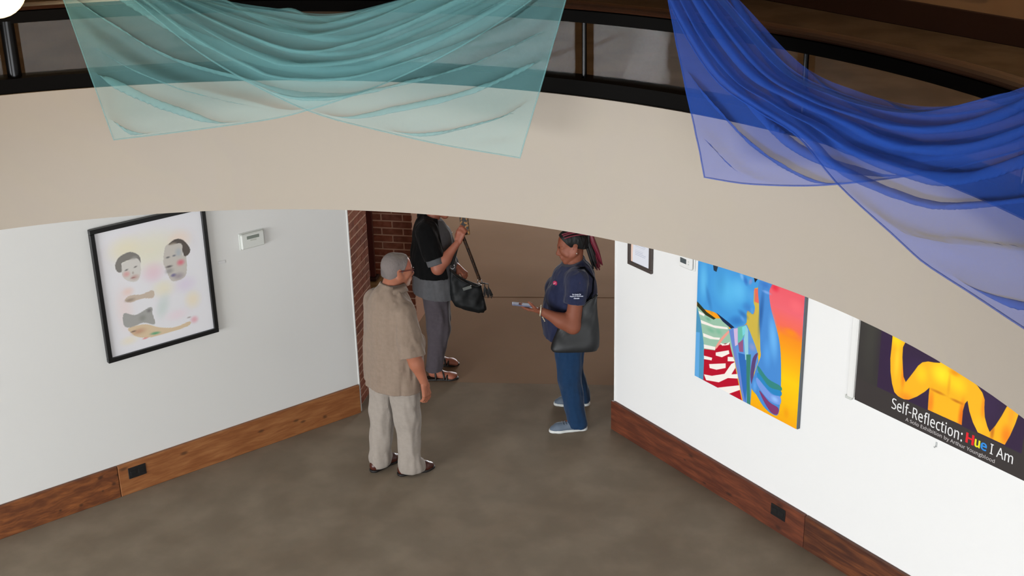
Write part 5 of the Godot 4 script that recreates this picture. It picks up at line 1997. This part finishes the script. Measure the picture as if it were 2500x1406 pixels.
func build_third() -> void:
	var o := person("person in a black top over a grey tunic raising a phone beyond the doorway", V3(-0.59, 0, -10.32), -90.0)
	var skin := Color(0.60, 0.37, 0.29)
	# local axes: -z is where they face, +x is their right, the side towards the doorway
	var b := Blob.new(V3(-0.40, 0.0, -0.34), V3(0.40, 1.56, 0.34), 0.013, 70.0)
	b.cap(V3(0, 0.88, 0.05), V3(0, 1.16, 0.07), 0.13, 0.11)
	b.cap(V3(-0.14, 1.33, 0.08), V3(0.14, 1.33, 0.08), 0.06, 0.06)
	b.cap(V3(0, 1.33, 0.06), V3(0, 1.44, 0.025), 0.06, 0.052)
	var rsh := V3(0.20, 1.345, 0.10)
	var rel := V3(0.275, 1.055, 0.005)
	var rwr := V3(0.215, 1.255, -0.165)
	b.cap(rsh, rel, 0.055, 0.046)
	b.cap(rel, rel.lerp(rwr, 0.35), 0.046, 0.045)
	b.cap(rel.lerp(rwr, 0.35), rwr, 0.044, 0.027)
	var lsh := V3(-0.20, 1.345, 0.10)
	var lel := V3(-0.26, 1.03, 0.06)
	var lwr := V3(0.06, 0.98, -0.15)
	b.cap(lsh, lel, 0.055, 0.046)
	b.cap(lel, lwr, 0.045, 0.027)
	for q in [[V3(-0.085, 0.84, 0.05), V3(-0.115, 0.46, 0.02), V3(-0.14, 0.09, 0.07)], [V3(0.085, 0.84, 0.05), V3(0.115, 0.46, 0.02), V3(0.14, 0.09, 0.07)]]:
		b.cap(q[0], q[1], 0.09, 0.056)
		b.cap(q[1], q[2], 0.054, 0.034)
		b.cap(q[2] + V3(0, -0.03, 0.03), q[2] + V3(0, -0.045, -0.05), 0.034, 0.030)
		b.cap(q[2] + V3(0, -0.045, -0.05), q[2] + V3(0, -0.058, -0.12), 0.032, 0.026, Vector3.UP, 0.7)
		for i in 5:
			var s: float = signf(q[0].x)
			b.cap(q[2] + V3(s * (-0.03 + 0.015 * i), -0.06, -0.12), q[2] + V3(s * (-0.032 + 0.016 * i), -0.065, -0.165 + 0.009 * i), 0.011, 0.010)
	b.close()
	var ht := Transform3D(Basis(Vector3.UP, deg_to_rad(-8.0)) * Basis(Vector3.RIGHT, deg_to_rad(-4.0)), V3(0, 1.515, -0.0))
	var hb := head_blob(ht, V3(0, 1.37, 0.05), 0.054, 1.05)
	var hr := hand_blob(rwr, V3(-0.15, 1.0, -0.35), V3(-0.85, 0.0, -0.5), 1.0, [0.42, 0.5, 0.55, 0.6], 0.6, 0.98, V3(0.2, -0.7, 0.6))
	var hl := hand_blob(lwr, V3(0.5, -0.5, -0.6), V3(-0.3, -1, 0.5), -1.0, [0.9, 0.95, 1.0, 1.0], 0.4, 0.96, V3(-0.7, 0.1, 0.6))
	var paint := [[ht * V3(0, -0.065, -0.092), 0.02, Color(0.55, 0.26, 0.24), 0.8]]
	for s in [-1, 1]:
		paint.append([ht * V3(s * 0.03, 0.021, -0.085), 0.013, Color(0.24, 0.16, 0.12), 0.8])
		paint.append([ht * V3(s * 0.031, -0.004, -0.086), 0.009, Color(0.12, 0.08, 0.06), 0.9])
	put("body", net_mesh([b, hb, hr, hl], skin, paint), skin_mat(), o)
	b = Blob.new(ht.origin - V3(0.15, 0.15, 0.15), ht.origin + V3(0.15, 0.16, 0.17), 0.006, 130.0)
	var x := ht.basis.x.normalized()
	b.cap(ht * V3(0, 0.038, 0.034), ht * V3(0, 0.04, -0.012), 0.094, 0.088, x, 0.95)
	b.cap(ht * V3(0, -0.03, 0.055), ht * V3(0, 0.0, 0.05), 0.072, 0.076, x, 0.98)
	var nf := (ht.basis * V3(0, -0.5, -1.0)).normalized()
	b.close([[nf, nf.dot(ht * V3(0, 0.05, -0.045))]], 0.006, 40, 30, 3)
	put("hair", net_mesh([b], Color(0.09, 0.075, 0.07), []), skin_mat(0.6), o)
	# grey tunic with sleeve bands
	b = Blob.new(V3(-0.40, 0.58, -0.30), V3(0.40, 1.44, 0.32), 0.0095, 80.0)
	b.cap(V3(0, 0.70, 0.045), V3(0, 1.0, 0.045), 0.222, 0.197, Vector3.BACK, 0.90)
	b.cap(V3(0, 1.0, 0.045), V3(0, 1.24, 0.06), 0.192, 0.165, Vector3.BACK, 0.86)
	b.ball(V3(0, 0.98, -0.015), 0.135)
	b.cap(V3(0, 1.14, 0.0), V3(0, 1.22, 0.01), 0.13, 0.12)
	b.cap(V3(-0.13, 1.325, 0.08), V3(0.13, 1.325, 0.08), 0.076, 0.076)
	b.cap(V3(0, 1.34, 0.06), V3(0, 1.41, 0.045), 0.080, 0.070)
	b.close([[V3(0, -1, 0.12).normalized(), V3(0, -1, 0.12).normalized().dot(V3(0, 0.735, 0.0))], [V3(0, 1, -0.3).normalized(), V3(0, 1, -0.3).normalized().dot(V3(0, 1.40, 0.04))]], 0.013, 10, 2.5, 41)
	for s in [-1.0, 1.0]:
		var sh: Vector3 = rsh if s > 0 else lsh
		var el: Vector3 = rel if s > 0 else lel
		var dn := (el - sh).normalized()
		b.cap(sh, el + dn * 0.02, 0.068, 0.074)
		b.close([[dn, dn.dot(sh.lerp(el, 0.90))]])
	put("tunic", net_mesh([b], Color.WHITE, []), cloth_mat(Color(0.335, 0.335, 0.345)), o)
	# black open top
	b = Blob.new(V3(-0.42, 0.80, -0.30), V3(0.42, 1.46, 0.34), 0.0095, 80.0)
	b.cap(V3(0, 0.86, 0.05), V3(0, 1.06, 0.05), 0.236, 0.214, Vector3.BACK, 0.90)
	b.cap(V3(0, 1.06, 0.05), V3(0, 1.24, 0.065), 0.205, 0.178, Vector3.BACK, 0.88)
	b.cap(V3(-0.13, 1.33, 0.085), V3(0.13, 1.33, 0.085), 0.088, 0.088)
	b.cap(V3(0, 1.35, 0.075), V3(0, 1.42, 0.06), 0.088, 0.076)
	var fr := V3(0, 0.15, -1).normalized()
	b.close([[V3(0, -1, 0.05).normalized(), V3(0, -1, 0.05).normalized().dot(V3(0, 0.925, 0.0))], [V3(0, 1, -0.3).normalized(), V3(0, 1, -0.3).normalized().dot(V3(0, 1.415, 0.05))], [fr, fr.dot(V3(0, 1.1, -0.045))]], 0.012, 10, 3.0, 44)
	for s in [-1.0, 1.0]:
		var sh: Vector3 = rsh if s > 0 else lsh
		var el: Vector3 = rel if s > 0 else lel
		var dn := (el - sh).normalized()
		b.cap(sh, el, 0.082, 0.086)
		b.close([[dn, dn.dot(sh.lerp(el, 0.74))]], 0.009, 12, 4.0, 45)
	var top := put("open_top", net_mesh([b], Color.WHITE, []), cloth_mat(Color(0.028, 0.028, 0.03), 0.9, 0.1), o)
	var st := new_st()
	lathe(st, V3(0.078, 1.29, -0.112), [[0.001, -0.006], [0.006, -0.003], [0.006, 0.003], [0.001, 0.006]], 12)
	obj("button", st, mk(Color(0.8, 0.8, 0.8), 0.25, 0.8), top)
	# trousers
	b = Blob.new(V3(-0.30, 0.0, -0.22), V3(0.30, 0.96, 0.30), 0.0095, 75.0)
	b.cap(V3(-0.05, 0.84, 0.05), V3(0.05, 0.84, 0.05), 0.125, 0.125)
	for s in [-1.0, 1.0]:
		b.cap(V3(s * 0.085, 0.76, 0.045), V3(s * 0.118, 0.46, 0.03), 0.108, 0.092)
		b.cap(V3(s * 0.118, 0.46, 0.03), V3(s * 0.14, 0.10, 0.085), 0.090, 0.066)
	b.close([[V3(0, 1, 0), 0.92], [V3(0, -1, 0), -0.085]], 0.013, 9, 3.0, 48)
	put("trousers", net_mesh([b], Color.WHITE, []), cloth_mat(Color(0.29, 0.265, 0.285)), o)
	# sandals
	for s in [-1.0, 1.0]:
		var an := V3(s * 0.14, 0, 0.07)
		b = Blob.new(an - V3(0.1, 0.02, 0.24), an + V3(0.1, 0.1, 0.16), 0.0062, 150.0)
		b.cap(an + V3(0, 0.008, 0.06), an + V3(0, 0.008, 0.0), 0.037, 0.036, Vector3.UP, 0.9)
		b.cap(an + V3(0, 0.008, 0.0), an + V3(0, 0.008, -0.12), 0.036, 0.048, Vector3.UP, 0.9)
		b.cap(an + V3(0, 0.008, -0.12), an + V3(0, 0.008, -0.155), 0.047, 0.036, Vector3.UP, 0.9)
		b.close([[V3(0, -1, 0), -0.001], [V3(0, 1, 0), 0.020]])
		var sole := put("sandal", net_mesh([b], Color.WHITE, []), mk(Color(0.085, 0.065, 0.05), 0.6), o)
		for q in [[-0.105, 0.042, 0.052], [-0.055, 0.064, 0.046], [0.015, 0.09, 0.046]]:
			st = new_st()
			var pts := []
			for i in 11:
				var a := PI * i / 10
				pts.append(an + V3(q[2] * cos(a), 0.016 + (q[1] - 0.004) * pow(sin(a), 0.7), q[0] + 0.014 * cos(a) * (1 if q[0] < -0.06 else -1)))
			tube(st, pts, 0.0085, 7)
			obj("sandal_strap", st, mk(Color(0.10, 0.075, 0.05), 0.5), sole)
	# phone in a patterned case held up in the right hand
	var pt := o.transform * V3(0.172, 1.378, -0.222)
	var p := thing("phone", "phone in a dark gold patterned case held up in front of the black top", "phone", Transform3D(o.transform.basis * Basis(Vector3.UP, deg_to_rad(64.0)) * Basis(Vector3.RIGHT, deg_to_rad(-14.0)) * Basis(Vector3.BACK, deg_to_rad(12.0)), pt))
	st = new_st()
	bx(st, Vector3.ZERO, V3(0.078, 0.15, 0.012), 0.005)
	obj("case", st, tri_mat(noise_tex(71, 0.035, [Color(0.03, 0.025, 0.02), Color(0.20, 0.13, 0.05), Color(0.62, 0.42, 0.16)], 128), V3(5, 5, 5), 0.6, false), p)
	st = new_st()
	bx(st, V3(0, 0, -0.0064), V3(0.068, 0.138, 0.001))
	obj("screen", st, mk(Color(0.05, 0.05, 0.06), 0.1), p)
	build_handbag(o)


func build_handbag(o: Node3D) -> void:
	var t := o.transform
	var g := thing("handbag", "black slouchy handbag with a silver tag and tassels hanging from the raised hand", "bag", Transform3D(t.basis, t * V3(0.165, 0.625, -0.212)))
	var leather := mk(Color(0.055, 0.066, 0.07), 0.58, 0.0, 0.4)
	var st := new_st()
	var rings := []
	var n := FastNoiseLite.new()
	n.seed = 4
	n.frequency = 1.0
	for i in 15:
		var u := i / 14.0
		var hw := lerpf(0.155, 0.125, u) * lerpf(0.78, 1.0, smoothstep(0.0, 0.18, u))
		var hd := lerpf(0.065, 0.022, smoothstep(0.2, 1.0, u)) * lerpf(0.6, 1.0, smoothstep(0.0, 0.15, u))
		var r := oval(V3(0, 0, 0.0), Vector3.BACK, Vector3.RIGHT, hw, hd, 2.6, 40)
		for k in r.size():
			var q: Vector3 = r[k]
			# hangs lower at the front, top edge slopes down to the front and sags in the middle
			var sl := q.z / 0.15
			q.y = lerpf(0.02 + 0.045 * sl + 0.01 * sl * sl, 0.315 + 0.085 * sl - 0.05 * (1.0 - sl * sl), u)
			q.x += 0.016 * n.get_noise_2d(q.z * 11.0 + q.y * 4.0, q.y * 6.0 + (5.0 if q.x > 0 else 0.0)) * 1.6
			q.z -= 0.02 * (1.0 - u)
			r[k] = q
		rings.append(r)
	loft(st, rings)
	obj("bag_body", st, leather, g)
	st = new_st()
	tube(st, rings[14], 0.006, 6, true)
	obj("rim_binding", st, mk(Color(0.025, 0.028, 0.03), 0.4), g)
	# strap from both ends of the bag up to the raised hand
	var hand := V3(0.027, 0.70, 0.016)
	var e0 := V3(0.0, 0.40, 0.105)
	var e1 := V3(0.0, 0.265, -0.115)
	st = new_st()
	tube(st, [e0 + V3(0, 0.015, 0), e0.lerp(hand, 0.5) + V3(0.0, 0, 0.006), hand], 0.013, 8)
	obj("strap", st, mk(Color(0.16, 0.17, 0.17), 0.5), g)
	st = new_st()
	tube(st, [hand, e1.lerp(hand, 0.5) + V3(0, 0, -0.004), e1 + V3(0, 0.015, 0)], 0.014, 8)
	obj("strap", st, tri_mat(noise_tex(72, 0.05, [Color(0.04, 0.025, 0.02), Color(0.12, 0.07, 0.035), Color(0.36, 0.22, 0.10)], 128), V3(8, 8, 8), 0.5, false), g)
	for e in [e0, e1]:
		st = new_st()
		var lp := []
		for i in 16:
			var q := TAU * i / 16
			lp.append(e + V3(0.0, 0.0, 0.0) + V3(0, 0.019 * cos(q), 0.019 * sin(q)))
		tube(st, lp, 0.0038, 6, true)
		obj("ring", st, mk(Color(0.70, 0.71, 0.72), 0.22, 0.9), g)
	st = new_st()
	bx(st, V3(0.062, 0.235, -0.012), V3(0.012, 0.028, 0.075), 0.003, Basis(Vector3.RIGHT, 0.30))
	obj("metal_tag", st, mk(Color(0.52, 0.54, 0.53), 0.3, 0.7), g)
	# tassels at the front end
	for k in 2:
		st = new_st()
		var c := V3(0.035, 0.235 - 0.01 * k, -0.155 - 0.03 * k)
		tube(st, [e1 + V3(0.01, -0.01, 0), c + V3(0, 0.03, 0), c], 0.004, 6)
		for i in 12:
			var a := TAU * i / 12
			tube(st, [c, c + V3(0.012 * cos(a), -0.025, 0.012 * sin(a) - 0.004), c + V3(0.020 * cos(a), -0.07 - 0.01 * (i % 3), 0.022 * sin(a) - 0.012)], 0.0035, 5)
		obj("tassel", st, mk(Color(0.03, 0.03, 0.032), 0.5), g)
